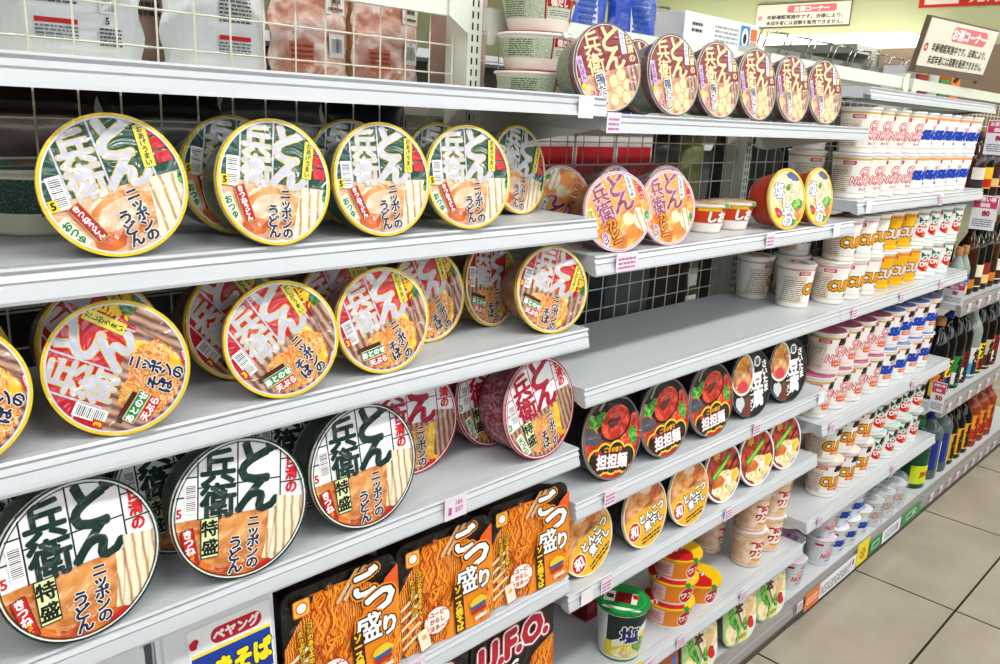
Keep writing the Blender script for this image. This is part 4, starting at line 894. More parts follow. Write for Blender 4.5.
for i in range(n): j = (i+1) % n; pl_.face([(o[i][0]*.93, o[i][1]*.94, .004), (o[j][0]*.93, o[j][1]*.94, .004), (inset[j][0], inset[j][1], .0062), (inset[i][0], inset[i][1], .0062)], mat('frosted_tray'), True)
plm = pl_.mesh('tray_lid'); lab = flat_print('paper_label', a_peyang(.105, .130), .105, .130, .004, ink('#eef0f2'))
for x, y, yaw, tilt, sp, hasl, l in ((.396, .815, -2, 5, 0, True, 'white fried noodle tray with a blue and yellow label'), (.232, .797, -2, 8, 0, False, 'frosted white tray, plain side out, left of the labelled one'), (.300, .885, -1, 4, 0, False, 'frosted white tray behind the plain one'), (.074, .798, 0, 6, 0, False, 'frosted white tray at the far left, cut by the picture edge')):
    r = place_tray(pt, plm, x, y, E_, ph, l, 'clear fried noodle trays', 'noodle_tray', 'noodle tray', yaw=yaw, tilt=tilt)
    if hasl: meshobj('paper_label', lab, r, (.016, ph/2+.008, .0066), (0, 0, math.radians(2)))
# rounded square white and green bowls on the base
sw = .138; sart = d_salad()
sl = clipped_lid('printed_lid', sart, sw/2, ink('#e9e6d8', .8), clip=rrpts(2, 2, .62, 8)); sb = tray_mesh('bowl_body', sw, sw, .042, .062, mat('grey_green_bowl', '#aab4ac', .35, coat=.4), .011)
for x, yaw, l in ((1.560, -4, 'white and green oval noodle bowl, nearest on the base shelf'), (1.745, -6, 'white and green oval noodle bowl, middle of three on the base'), (1.905, -6, 'white and green oval noodle bowl, last of three on the base')):
    place_tray(sb, sl, x, .800, -1.25, sw, l, 'white and green oval bowls', 'noodle_bowl', 'noodle bowl', yaw=yaw, tilt=9, spin=0, body_name='bowl')
a = Art(); a.rect(0, 0, .1, .11, fi('#b4571d')); a.text('焼', -.02, .02, .05, fi('#f3d9b0'), .06, [(.12, fi('#2a1208'))]); a.text('そば', .015, -.025, .032, fi('#f3d9b0'), .06, [(.12, fi('#2a1208'))]); a.rect(.04, .03, .014, .04, fi('#2f6fc0'))
ob = tray_mesh('box_body', .11, .118, .012, .06, orangey, .01); ol = flat_print('printed_lid', a, .11, .118, .012, fi('#c4682a'))
place_tray(ob, ol, 1.400, .800, -1.25, .118, 'small orange noodle box on the base, partly below the price rail', None, 'noodle_box', 'noodle box', yaw=-4, tilt=6)

# upright bowls and cups of the near and middle bays
place_cup('greenbowl', .295, 1.0, -.151, 'dark green upright bowl in the shade behind the largest green lid', None, 20, 'noodle bowl', 'upright_bowl')
for i, l in enumerate(('duck noodle bowl standing upright, bottom of the stack of three', 'duck noodle bowl standing upright, middle of the stack of three', 'duck noodle bowl standing upright, top of the stack of three')):
    place_cup('duckbowl', 1.092+.003*i, 1.009, .006+i*.0615, l, 'stacked upright duck noodle bowls', (-18, -30, -48)[i], 'noodle bowl', 'upright_bowl')
place_cup('shiobowl', 1.468, .872, -.211, 'small orange salt noodle bowl half hidden by the curry bowl', 'small orange upright bowls', -26, 'noodle bowl', 'upright_bowl')
place_cup('shiobowl', 1.566, .868, -.211, 'small orange salt noodle bowl next to the yellow-rimmed one', 'small orange upright bowls', -26, 'noodle bowl', 'upright_bowl')
M6 = -1.070
place_cup('salt', 1.278, .846, M6+.0003, 'tall salt noodle cup with a green lid', None, -60)
for i, l in enumerate(('yellow and red wonton cup, bottom of the stack of three', 'yellow and red wonton cup, middle of the stack of three', 'yellow and red wonton cup, top of the stack of three')):
    place_cup('oneton', 1.452+.003*i, .842-.001*i, M6+.0003+i*.0575, l, 'yellow and red wonton cups', (-44, -50, -40)[i])
place_cup('oneton', 1.578, .848, M6+.0003, 'yellow and red wonton cup standing alone beside the stack', 'yellow and red wonton cups', -46)
SO = 'peach soup wonton cups'
for x, y, z, yw, l in ((1.815, .850, 0, -10, 'peach soup cup, bottom of the nearest stack of two'), (1.812, .849, .1, -6, 'peach soup cup, top of the nearest stack of two'), (1.925, .856, 0, -14, 'peach soup cup, bottom of the far stack'), (1.930, .853, .1, -4, 'peach soup cup, top of the far stack, by the shelf end'), (1.80, .95, 0, 20, 'peach soup cup in the shade behind the nearest stack')):
    place_cup('soup', x, y, M6+z, l, SO, yw)
dk = tex_mat('red_pack_film', 'noise', [(.4, '#5c0c12'), (.55, '#8c1620'), (.65, '#b03a3c')], 40, .35)

# ------------------------------------------------------------------ cups of the far bay
def cup_row(spec, z, x0, dx, y, group, tier, jit=.004):
    """spec: list of (kind, word) along the shelf"""
    cnt = {}; tot = {}
    for k, w in spec: tot[w] = tot.get(w, 0)+1
    for i, (k, w) in enumerate(spec):
        cnt[w] = cnt.get(w, 0)+1; n = cnt[w]; o = 'the only one' if tot[w] == 1 else ORD[n-1]+' in line'
        place_cup(k, x0+dx*i, y+random.uniform(-jit, jit), z, '%s, %s, %s' % (w, tier, o), group, random.uniform(-7, 7))
z1 = -.165
NR = ('red', 'white cup with red letters'); NB = ('blue', 'white cup with blue seafood letters'); NC = ('curry', 'white cup with orange curry letters'); NY = ('ycurry', 'yellow curry cup'); NT = ('tomato', 'white chili tomato cup')
cup_row([NR]*4+[NB]*5, z1, 2.100, .1, .852, 'white cups on the top cup shelf', 'top cup shelf, lower tier', .003)
cup_row([NR]*4+[NB]*5, z1+.1095, 2.108, .1, .850, 'white cups on the top cup shelf', 'top cup shelf, upper tier', .005)
for x, y, z, l in ((2.005, .965, 0, 'white cup with red letters deep on the top cup shelf beyond the far yellow-rimmed bowl'), (2.095, .965, 0, 'white cup with red letters behind the first cup of the lower tier, top cup shelf'), (2.090, .962, .1095, 'white cup with red letters behind the first cup of the upper tier, top cup shelf')):
    place_cup('red', max(x, 2.072), y+(.045 if x < 2.05 else 0)+(0 if x > 2.05 else .01), z1+z, l, 'white cups on the top cup shelf', 35) if x > 2.05 else None
z2 = -.430
cup_row([NC]*3+[NY]*3+[NT]*3, z2, 2.085, .1, .854, 'curry and tomato cups', 'curry cup shelf, lower tier', .003)
cup_row([NC]*3+[NY]*2+[NT]*4, z2+.1095, 2.100, .1, .852, 'curry and tomato cups', 'curry cup shelf, upper tier', .005)
for x, y, z, yw, l in ((2.072, .956, 0, 25, 'white curry cup in the second row of the curry cup shelf, lower tier'), (2.074, .956, .1095, 12, 'white curry cup in the second row of the curry cup shelf, upper tier'), (1.962, 1.002, 0, 60, 'white cup at the far back corner of the empty shelf, by the slotted post'), (1.958, .890, 0, 35, 'white curry cup standing at the end of the empty shelf')):
    place_cup('curry', x, y, z2+z, l, 'curry and tomato cups', yw)
z3 = -.735
BR = ('bigred', 'large cup, red letters over orange bar'); BB = ('bigblue', 'large cup, blue letters over orange bar')
cup_row([BR]*4+[BB]*4, z3, 2.085, .1075, .852, 'large cups with orange bars', 'large cup shelf, lower tier', .003)
cup_row([BR]*4+[BB]*4, z3+.1145, 2.112, .105, .854, 'large cups with orange bars', 'large cup shelf, upper tier', .004)
z4 = -1.010
BC = ('bigcurry', 'large cup with orange curry letters'); BT = ('bigtomato', 'large chili tomato cup')
cup_row([BC]*3+[BT]*4, z4, 2.235, .108, .853, 'large curry and tomato cups', 'large curry cup shelf, lower tier', .003)
cup_row([BC]*3+[BT]*4, z4+.1145, 2.205, .108, .853, 'large curry and tomato cups', 'large curry cup shelf, upper tier', .004)
for x, y, z, l in ((2.115, .930, 0, 'large curry cup at the near corner of its shelf, set back, lower tier'), (2.118, .935, .1145, 'large curry cup at the near corner of its shelf, set back, upper tier')):
    place_cup('bigcurry', x, y, z4+z, l, 'large curry and tomato cups', 10)
z5 = -1.250
MG = 'small grey cups on the base'
for k, x, y, z, yw, l in (('minired', 2.100, .850, 0, -4, 'small grey cup with pink letters, nearest on the base'), ('minired', 2.115, .945, 0, 4, 'small grey cup with pink letters in the second row of the base'), ('minired', 2.290, .850, 0, -6, 'small grey cup with pink letters, under the pinkish one on the base'), ('minired', 2.292, .852, .0895, -2, 'small pinkish grey cup, upper tier of the base'),
    ('minired', 2.200, .900, 0, 10, 'small grey cup between the two front pink-lettered ones on the base'), ('minired', 2.062, 1.030, 0, 20, 'small grey cup at the back corner of the base'), ('minired', 2.112, .947, .0895, 10, 'small grey cup stacked on the second row of the base')):
    place_cup(k, x, y, z5+z, l, MG, yw)
for i in range(3): place_cup('miniblue', 2.385+.09*i, .850, z5, 'small grey cup with blue letters, lower tier on the base, %s from the near end' % ORD[i], MG, 0)
for i in range(2): place_cup('miniblue', 2.400+.092*i, .852, z5+.0895, 'small grey cup with blue letters, upper tier on the base, %s from the near end' % ORD[i], MG, 0)
# film-wrapped packs of small curry cups
fl = film('clear_pack_film', .3)
for i, x in enumerate((2.665, 2.765, 2.870)):
    r = place_cup('minicurry', x, .850, z5, 'small curry cup in clear domed film on the base, %s from the near end' % ORD[i], 'film-wrapped small curry cups', 0)
    if i: continue
    mb = MB(); mb.lathe([(.0445, .002, fl), (.0475, .090, fl), (.046, .104, fl), (.038, .116, fl), (.022, .124, fl), (.004, .127, fl)], 32, cap0=False); meshobj('film_dome', mb.mesh('film_dome', True), r)
    c = MB(); c.lathe([(.012, .1275, mat('green_cap', '#1d7a3a', .4)), (.012, .133, mat('green_cap')), (.008, .134, mat('green_cap'))], 20); meshobj('green_tag', c.mesh('green_tag', True), r)

# ------------------------------------------------------------------ price tags, cards and notices
tagw = mat('price_card_pink', '#eadbe8', .5); tagt = I('#9a3f78'); tagp = mat('price_card_white', '#eceaf0', .5)
def price_tag(X, z, label, group='pink price tags', w=.034, h=.03, blank=False, y=YF-.0052, rows=None, col=None, lean=0):
    root = thing('price_tag', label, 'price tag', (X, y, z+H-h/2), (lean, 0, 0), group)
    mb = MB(); mb.box(-w/2, w/2, 0, .0008, 0, h, col or (tagp if blank else tagw)); meshobj('shelf_card', mb.mesh('shelf_card'), root)
    if not blank:
        a = Art(); t = I('#b0609a')
        if rows:
            for i, r in enumerate(rows): a.text(r, .006, .007-.011*i, .0105, t, .03)
            a.rect(-.011, -.004, .006, .012, t); a.rect(0, .0122, w*.9, .004, I('#d9dbe6'))
        else:
            a.lines(.0, -.002, w*.8, h*.7, 3, t, seed=int(X*977) % 97)
        m2 = MB(); a.build(m2, 1, xf=lambda x, yy, q: (x, -.0001-q, yy+h/2)); meshobj('print', m2.mesh('print'), root)
    return root
for X, z, l, kw in ((.738, -.545, 'pink price tag on the rail under the big white lids', dict(rows=('185', '207'), w=.042, h=.034)), (.667, -.780, 'pink price tag on the rail under the orange boxes', dict(rows=('122', '130'), w=.042, h=.034)),
    (1.033, -.008, 'pale price tag under the first dark red bowl', {}), (1.098, -.225, 'wide pale price tag under the first curry bowl', dict(w=.058)), (1.586, -.226, 'pink price tag under the near yellow-rimmed bowl', {}), (1.111, -.648, 'pink price tag under the nearest sesame bowl', {}), (1.642, -.648, 'pink price tag under the black tofu bowls', {}),
    (1.125, -.827, 'pink price tag under the nearest pork bone bowl', {}), (1.561, -.827, 'pink price tag under the nearest red-topped bowl', {}), (1.300, -1.085, 'pink price tag below the green-lidded cup', {}), (1.421, -1.085, 'pink price tag below the stack of wonton cups', {}), (1.690, -1.085, 'pink price tag below the soup cups', {}),
    (2.042, -1.267, 'pink price tag at the near end of the base rail', {}), (2.095, -.447, 'pink price tag under the first curry cup', {}), (2.070, -.752, 'pink price tag at the near end of the rail under the large red cups', {}), (2.090, -1.026, 'pink price tag at the near end of the rail under the large curry cups', {}),
    (2.60, -.182, 'pink price tag on the top cup rail', {}), (2.42, -.447, 'second pink price tag on the curry cup rail', {}), (2.75, -.447, 'third pink price tag on the curry cup rail', {}), (2.66, -.752, 'second pink price tag on the large cup rail', {}), (2.62, -1.026, 'second pink price tag on the large curry cup rail', {})):
    price_tag(X, z, l, **kw)
for X, z, l in ((1.905, -.226, 'blank white tag at the end of the rail under the yellow-rimmed bowls'), (1.968, -.648, 'blank white tag at the rail end beside the large red cups'), (1.068, -.827, 'blank white tag at the near end of the rail under the pork bone bowls'), (.965, .012, 'blank white tag at the end of the eye level shelf'), (2.075, -.180, 'blank white tag at the near end of the top cup rail')):
    price_tag(X, z, l, 'blank white tags', blank=True)
for j, (z, n, h) in enumerate(((-.566, 8, .03), (-.928, 9, .032), (-1.272, 10, .03))):
    for i in range(n):
        price_tag(3.10+i*(.115 if j < 2 else .098), z, 'pink price tag on the %s liquor rail, %s' % (('upper', 'middle', 'bottom')[j], (ORD+['eighth', 'ninth', 'tenth'])[i]+' from the near end'), 'liquor price tags', h=h, y=YF-.0054)
# notice strip on the base rail
def notice(X0_, X1_, z0, z1, col, label, art=None, y=YF-.0058):
    w = X1_-X0_; h = z1-z0; root = thing('shelf_notice', label, 'notice', ((X0_+X1_)/2, y, z0+H), (0, 0, 0), 'notices on the base rail')
    mb = MB(); mb.box(-w/2, w/2, 0, .0008, 0, h, col); meshobj('shelf_card', mb.mesh('shelf_card'), root)
    if art:
        m2 = MB(); art.build(m2, 1, xf=lambda x, yy, q: (x, -.0001-q, yy+h/2)); meshobj('print', m2.mesh('print'), root)
white_card = mat('white_card', '#e9ebf2', .45)
a = Art(); a.lines(.0, .0, .07, .024, 2, I('#f6dcc6')); notice(2.075, 2.165, -1.300, -1.246, mat('orange_card', '#e8742a', .45), 'orange notice card on the base rail beside the white strip', a)
a = Art(); a.lines(-.02, -.004, .2, .03, 4, I('#5c6270')); a.rect(.105, .006, .012, .02, I('#3a4a8c')); a.rect(.085, .006, .012, .02, I('#d9a6b8')); notice(2.168, 2.420, -1.298, -1.246, white_card, 'long white notice strip with fine print on the base rail', a)
a = Art()
for i in range(7): t = 2*PI*i/7; a.disc(.018*math.cos(t), -.004+.015*math.sin(t), .0055, I('#c8281c'), n=10)
a.disc(0, -.004, .006, I('#c8281c'), n=10); notice(2.424, 2.515, -1.296, -1.220, mat('yellow_card', '#f2df1c', .45), 'yellow card with a red dotted flower on the base rail', a)
a = Art(); a.rrect(0, 0, .06, .022, .004, I('#e6efe6')); a.rrect(0, 0, .054, .017, .003, I('#2f8f4a')); notice(2.53, 2.62, -1.292, -1.246, mat('green_card', '#2f8f4a', .45), 'small green card on the base rail after the yellow one', a)
a = Art(); a.lines(0, 0, .12, .03, 4, I('#8088a0')); a.rect(.05, 0, .02, .02, I('#d98fb4')); notice(2.63, 2.79, -1.292, -1.246, white_card, 'second white strip with a pink mark on the base rail', a)
a = Art(); a.rrect(.0, 0, .09, .022, .004, I('#e6efe6')); a.rrect(0, 0, .082, .017, .003, I('#2f8f4a')); a.rect(.02, 0, .02, .008, I('#e6efe6')); notice(2.80, 2.985, -1.292, -1.246, mat('green_card'), 'long green card at the far end of the base rail', a)
a = Art(); a.text('NEW', 0, 0, .02, I('#c8281c'), .05); notice(1.215, 1.272, -1.098, -1.058, mat('yellow_card'), 'yellow card on the rail in front of the green-lidded cup', a)
# hanging point-of-sale cards, across the aisle line
def pop_card(x, y0, y1, z0, z1, num, label):
    w = y1-y0; h = z1-z0; root = thing('price_card', label, 'price card', (x, (y0+y1)/2, z0+H), (0, 0, -PI/2), 'upright price cards beside the liquor bay')
    mb = MB(); mb.box(-w/2, w/2, -.0005, .0005, 0, h, white_card); meshobj('shelf_card', mb.mesh('shelf_card'), root)
    a = Art(); p = I('#d2426e'); a.rect(0, h*.30, w*.94, h*.34, p); a.text('お買い得', 0, h*.385, w*.2, I('#f4eaee'), .05); a.text('価格', 0, h*.225, w*.2, I('#f4eaee'), .05)
    a.text(num, w*.08, -h*.02, h*.2, I('#a81c34'), .06); a.lines(0, -h*.3, w*.8, h*.24, 4, I('#60636e'))
    m2 = MB(); a.build(m2, 1, xf=lambda X, Y, q: (X, -.0006-q, Y+h/2)); meshobj('print', m2.mesh('print'), root); return root
pop_card(3.02, .745, .812, -.056, .050, '80', 'white and pink price card at the end of the top cup shelf, highest of four')
pop_card(3.02, .738, .812, -.294, -.184, '80', 'white and pink price card beside the tomato cups, second from the top')
pop_card(3.02, .785, .852, -.551, -.470, '80', 'white and pink price card under the curry cup shelf end, third from the top')
pop_card(3.02, .782, .828, -.932, -.823, '50', 'white and pink price card beside the large tomato cups, lowest of four')

# ------------------------------------------------------------------ liquor bottles
def bottle_mesh(r, h, neck_r, shoulder, body_m, cap_m, art=None, caph=.03):
    mb = MB(); prof = [(r*.92, 0, body_m), (r, .006, body_m), (r, shoulder, body_m), (r*.86, shoulder+(h-shoulder)*.18, body_m), (neck_r*1.5, shoulder+(h-shoulder)*.42, body_m), (neck_r, shoulder+(h-shoulder)*.56, body_m), (neck_r, h-caph, body_m)]
    mb.lathe(prof, 24)
    if art: wrap_art(art, mb, lambda v: r, z0=.0003)
    c = MB(); c.lathe([(neck_r*1.1, 0, cap_m), (neck_r*1.18, .003, cap_m), (neck_r*1.15, caph-.002, cap_m), (neck_r*1.0, caph, cap_m)], 20)
    return mb.mesh('bottle_glass', False), c.mesh('cap', True), h-caph
def bottle(m, X, Y, z, label, yaw=0, group='liquor bottles'):
    g, c, zc = m; root = thing('liquor_bottle', label, 'bottle', (X, Y, z+H), (0, 0, math.radians(yaw)), group)
    meshobj('bottle', g, root); meshobj('cap', c, root, (0, 0, zc)); return root
gl_dark = mat('dark_bottle_glass', '#0e0c0b', .08, coat=0); gl_green = mat('green_bottle_pet', '#0f4a2a', .12); gl_grey = mat('grey_clear_pet', '#55605f', .1); gl_amber = mat('amber_spirit', '#3a1a08', .1); gl_red = mat('orange_pack', '#8a3512', .25); gl_clear = mat('pale_clear_glass', '#8a948c', .08)
def lab(cols, z0, z1, word=None, wc='#f2eee4', r=.04, bg2=None):
    a = Art(); w = r*2.6; a.rect(0, (z0+z1)/2, w, z1-z0, I(cols))
    if bg2: a.rect(0, z0+(z1-z0)*.25, w, (z1-z0)*.4, I(bg2))
    if word: a.text(word, 0, (z0+z1)/2, min((z1-z0)*.9/max(1, len(word)*.9), w*.5), I(wc), .05, vert=True)
    return a
zb = -1.25
big = bottle_mesh(.052, .262, .016, .19, gl_green, mat('green_cap'), lab('#cfe02a', .02, .085, None, r=.052))
a = lab('#cfe02a', .02, .09, None, r=.052); a.text('JINRO', 0, .055, .026, I('#c2401a'), .06); a.rect(.03, .12, .03, .06, I('#e8a01c'))
big = bottle_mesh(.052, .262, .016, .19, gl_green, mat('green_cap'), a)
bottle(big, 3.105, .870, zb, 'large green plastic liquor bottle with a yellow-green label, nearest on the bottom shelf'); bottle(big, 3.10, .985, zb, 'large green plastic liquor bottle behind the nearest one')
blue_cap = mat('blue_cap', '#1a2f9c', .35); red_cap = mat('red_cap', '#b01c22', .35); wood_cap = mat('wooden_cap', '#b9814c', .5); black_cap = mat('black_cap', '#1a1716', .35); white_cap = mat('white_cap', '#d9d9dc', .35)
pet = bottle_mesh(.050, .262, .017, .185, gl_grey, blue_cap, (lambda a: (a.rect(-.035, .10, .035, .12, I('#1f2f8c')), a.rect(.02, .09, .045, .12, I('#e4e2d4')), a.text('焼酎', .02, .09, .032, I('#20242c'), .05, vert=True), a)[-1])(Art()))
for i, x in enumerate((3.225, 3.335)): bottle(pet, x, .868, zb, 'large grey clear plastic spirit bottle with a blue cap, %s of two' % ('nearer', 'farther')[i])
dy = bottle_mesh(.040, .255, .013, .15, gl_dark, black_cap, lab('#e2a41c', .02, .13, '黒霧', '#1c120a', .04))
for i, x in enumerate((3.435, 3.525, 3.615)): bottle(dy, x, .862, zb, 'dark bottle with a tall yellow label on the bottom liquor shelf, %s of three' % ORD[i])
orp = bottle_mesh(.046, .240, .018, .17, gl_red, red_cap, lab('#e8902a', .03, .14, '梅酒', '#7a1c10', .046, '#c2301a'))
for i, x in enumerate((3.720, 3.825, 3.930)): bottle(orp, x, .866, zb, 'orange liquor bottle with a red cap on the bottom liquor shelf, %s of three' % ORD[i])
zc2 = -.905
KINDS2 = [('#e87a1c', '#f0cf2a', wood_cap, 'orange and yellow'), ('#f0d23a', '#2a4f9c', blue_cap, 'yellow and blue'), ('#1f8a3a', '#d9dfe0', wood_cap, 'green and silver'), ('#7a1018', '#e4dcd0', black_cap, 'dark red and cream'), ('#d9dfe4', '#3a9ad0', red_cap, 'white and light blue'), ('#f2d430', '#d84a2a', white_cap, 'yellow and red'), ('#c8b48a', '#5a2a1a', blue_cap, 'tan and brown'), ('#b01c22', '#f0e4c0', black_cap, 'red and cream')]
for i, (c1, c2, cp, w) in enumerate(KINDS2):
    m = bottle_mesh(.041, .292+(i % 3)*.012, .014, .19, gl_dark if i not in (4,) else gl_clear, cp, lab(c1, .012, .125, '泡盛' if i % 2 else '焼酎', '#1a1512', .041, c2))
    bottle(m, 3.095+i*.098, .860+.004*(i % 2), zc2, 'dark bottle with a %s label on the middle liquor shelf' % w)
zs1 = -.545
sm = bottle_mesh(.026, .180, .010, .10, gl_clear, wood_cap, lab('#1f4fae', .01, .085, None, r=.026, bg2='#f0dc2a'))
for i, x in enumerate((3.085, 3.150)): bottle(sm, x, .842, zs1, 'small clear bottle with a gold cap and a blue and yellow label, %s' % ('nearer one', 'farther one')[i])
for i in range(8):
    cp = (wood_cap, black_cap, red_cap, black_cap, wood_cap, red_cap, black_cap, black_cap)[i]
    m = bottle_mesh(.036, .26-(i % 2)*.02, .012, .16, gl_dark if i % 3 else gl_amber, cp, lab(('#2a1a12', '#e6dcc4', '#8c2a1a')[i % 3], .02, .1, None, r=.036, bg2=('#c8741c', '#3a2a1c', '#e6c87a')[i % 3]))
    bottle(m, 3.235+i*.086, .856, zs1, 'dark whisky bottle on the upper liquor shelf, %s from the near end' % (ORD+['eighth'])[i])
for i in range(3):
    bottle(m, 3.10+i*.08, .945, zs1, 'dark whisky bottle in the back row of the upper liquor shelf, %s' % ORD[i])
for i in range(8):
    cp = (black_cap, wood_cap, black_cap, red_cap, black_cap, white_cap, black_cap, red_cap)[i]
    m = bottle_mesh(.037, .215+(i % 2)*.012, .013, .13, gl_dark if i % 2 else gl_amber, cp, lab(('#d9d4c8', '#e8b81c', '#3a1c14', '#e0dcd0')[i % 4], .03, .1, None, r=.037, bg2=('#2a2a2c', '#b02018', '#d0b070', '#7a2a2a')[i % 4]))
    bottle(m, 3.085+i*.092, .850, -.200, 'dark bottle on the topmost liquor shelf, %s from the near end' % (ORD+['eighth'])[i])

# ------------------------------------------------------------------ goods on the far side of the grid
def bag_mesh(w, h, d, m, art=None, seed=1):
    rd = random.Random(seed); ph = [rd.uniform(0, 6) for _ in range(6)]
    def th(x, z):
        u, v = min(1, abs(2*x/w)), z/h
        t = (1-u**3.2)*min(1, (v*7+.25))*min(1, (1-v)*4.5)
        wr = .05*math.sin(40*x+ph[0]+13*v)+.05*math.sin(31*z+ph[1]+9*x)+.035*math.sin(70*(x+z)+ph[2])
        return d/2*max(.015, t*(1+wr))
    nx, nz = 22, 26; mb = MB()
    for s in (-1, 1):
        P = [[(-w/2+w*i/nx+.004*math.sin(9*j/nz*PI+ph[3])*(1 if abs(i-nx/2) > nx/2-1 else 0), s*th(-w/2+w*i/nx, h*j/nz), h*j/nz) for i in range(nx+1)] for j in range(nz+1)]
        for j in range(nz):
            for i in range(nx):
                q = [P[j][i], P[j][i+1], P[j+1][i+1], P[j+1][i]]; mb.face(q if s < 0 else q[::-1], m, True)
    if art: art.build(mb, 1, xf=lambda x, y, q: (x, -th(x, y)-.0035-q*2, y))
    return mb.mesh('bag', True) if not art else mb.mesh('bag')
bagw = mat('white_pouch', '#e3e8ea', .28, coat=.3); bagb = tex_mat('clear_snack_pouch', 'noise', [(.38, '#b0735f'), (.5, '#d6a898'), (.62, '#ecd9d4')], 22, .22, coat=.5); bagbr = mat('brown_pouch', '#a88a80', .3); bagblue = mat('blue_pouch', '#1648b8', .22, coat=.4); bags = mat('silver_pouch', '#9aa0a2', .25, coat=.3); bagr = mat('red_pouch', '#a81822', .25, coat=.3)
def bag(X, Y, z, w, h, d, m, label, art=None, group='bags on the far side of the wire grid', seed=1, yaw=0, cat='bag'):
    o = meshobj('snack_bag', bag_mesh(w, h, d, m, art, seed), None, (X, Y, z+H), (0, 0, math.radians(yaw))); return tag(o, label, cat, group)
ZT = .0262; YG = YR+.075
def back_art(x, seed, bar=True):
    a = Art(); a.lines(x, .112, .05, .07, 13, I('#565a62'), seed=seed); a.rect(x, .057, .05, .006, I('#c8202a')); a.lines(x, .043, .05, .018, 4, I('#70747c'), seed=seed+1)
    if bar: a.barcode(x+.064, .082, .022, .022, dark=I('#22252a')); a.text('5', x+.062, .062, .012, I('#22252a'), .03); a.lines(x+.066, .042, .03, .024, 5, I('#565a62'), seed=seed+3)
    return a
bag(.418, YG, ZT, .185, .31, .08, bagw, 'large white bag with a red line of print, nearest behind the wire grid', back_art(-.03, 3), seed=3)
bag(.618, YG, ZT, .160, .31, .08, bagw, 'large white bag with fine print, second behind the wire grid', back_art(.01, 8, False), seed=5)
bag(.540, YG+.09, ZT, .10, .32, .06, bagbr, 'brownish bag squeezed between the two white bags', (lambda a: (a.lines(.0, .18, .05, .2, 16, I('#4a3c38'), seed=2), a.rect(0, .065, .05, .02, I('#b0202c')), a)[-1])(Art()), seed=6)
bag(.300, YG+.10, ZT, .08, .32, .06, bagbr, 'brownish bag at the left picture edge behind the grid', (lambda a: (a.lines(.0, .18, .05, .2, 16, I('#4a3c38'), seed=4), a.rect(0, .065, .05, .02, I('#b0202c')), a)[-1])(Art()), seed=16)
def clear_art(s):
    a = Art(); a.rect(.030, .062, .034, .036, I('#eceaec')); a.barcode(.030, .062, .028, .028, seed=s, dark=I('#2a2a30')); a.rect(.028, .125, .042, .032, I('#e9e4dc')); a.text('賞味', .028, .130, .011, I('#5a4a44'), .03); a.lines(.028, .117, .034, .008, 1, I('#5a4a44')); a.blob(-.01, .150, .05, .012, I('#e0b81c'), seed=s); a.rect(-.034, .046, .036, .036, I('#c06a52')); a.lines(-.034, .046, .032, .03, 4, I('#8c3a2c'), seed=s); return a
bag(.778, YG, ZT, .142, .26, .07, bagb, 'pinkish clear snack bag with a barcode, first of two', clear_art(4), seed=7); bag(.930, YG, ZT, .138, .25, .07, bagb, 'pinkish clear snack bag with a barcode, beside the slotted post', clear_art(9), seed=9)
bag(.86, YG+.09, ZT, .14, .27, .05, mat('mustard_pouch', '#c08a28', .3), 'mustard yellow bag behind the two clear snack bags', seed=11)
bag(1.10, YG, .001, .14, .24, .06, bagbr, 'brown bag behind the stacked upright duck bowls', seed=21)
def blue_art(s):
    a = Art(); a.rect(-.02, .20, .06, .16, I('#cfd8e6')); a.lines(-.02, .20, .05, .15, 12, I('#3a5a9c'), seed=s); a.disc(.0, .285, .012, I('#c8302a')); a.rect(.05, .17, .015, .03, I('#d9e2f0')); return a
bag(1.515, YR+.13, .001, .16, .34, .08, bagblue, 'bright blue bag on the far top shelf, nearer one', blue_art(3), 'blue bags on the far top shelf', 13); bag(1.705, YR+.13, .001, .17, .34, .08, bagblue, 'bright blue bag on the far top shelf beside the white box', blue_art(5), 'blue bags on the far top shelf', 15)
# white carton with a blue picture
root = thing('carton', 'white printed carton with a blue picture behind the dark red bowls', 'box', (2.04, YR+.15, H+.001)); mb = MB(); mb.box(-.185, .185, -.07, .07, 0, .262, mat('white_carton', '#e6e4e2', .5)); meshobj('box', mb.mesh('box'), root)
a = Art(); a.lines(-.125, .228, .05, .03, 2, I('#22252c')); a.lines(.02, .222, .12, .045, 4, I('#9aa0ae')); a.rect(.115, .225, .05, .06, I('#3a8ac8')); a.disc(.115, .225, .017, I('#f2f0ec'), .024); a.disc(.115, .222, .009, I('#1a1a1e'), .014); a.rect(.162, .235, .034, .03, I('#e8743a')); a.rect(.162, .208, .034, .02, I('#c8a08a'))
m2 = MB(); a.build(m2, 1, xf=lambda x, y, q: (x, -.0702-q, y)); meshobj('print', m2.mesh('print'), root)
# packs behind the middle bay grid
def pack(X, Y, z, w, h, d, m, label, art=None, group='packs behind the middle bay grid'):
    root = thing('carton', label, 'box', (X, Y, z+H), (0, 0, 0), group); mb = MB(); mb.box(-w/2, w/2, -d/2, d/2, 0, h, m); meshobj('box', mb.mesh('box'), root)
    if art: m2 = MB(); art.build(m2, 1, xf=lambda x, y, q: (x, -d/2-.0002-q, y)); meshobj('print', m2.mesh('print'), root)
wp = mat('white_carton')
zr2 = -.2795
for i, x in enumerate((1.335, 1.48, 1.625)):
    a = Art(); a.rect(0, .19, .13, .05, I('#c22430')); a.poly([(-.065, .165), (.065, .125), (.065, .165)], I('#c22430')); a.rect(0, .09, .13, .014, I('#5a74b0')); a.lines(0, .06, .11, .04, 3, I('#8c90b0'), seed=i); pack(x, YG, zr2, .138, .258, .09, wp, 'white pack with red and blue bands behind the middle bay grid, %s' % ORD[i], a)
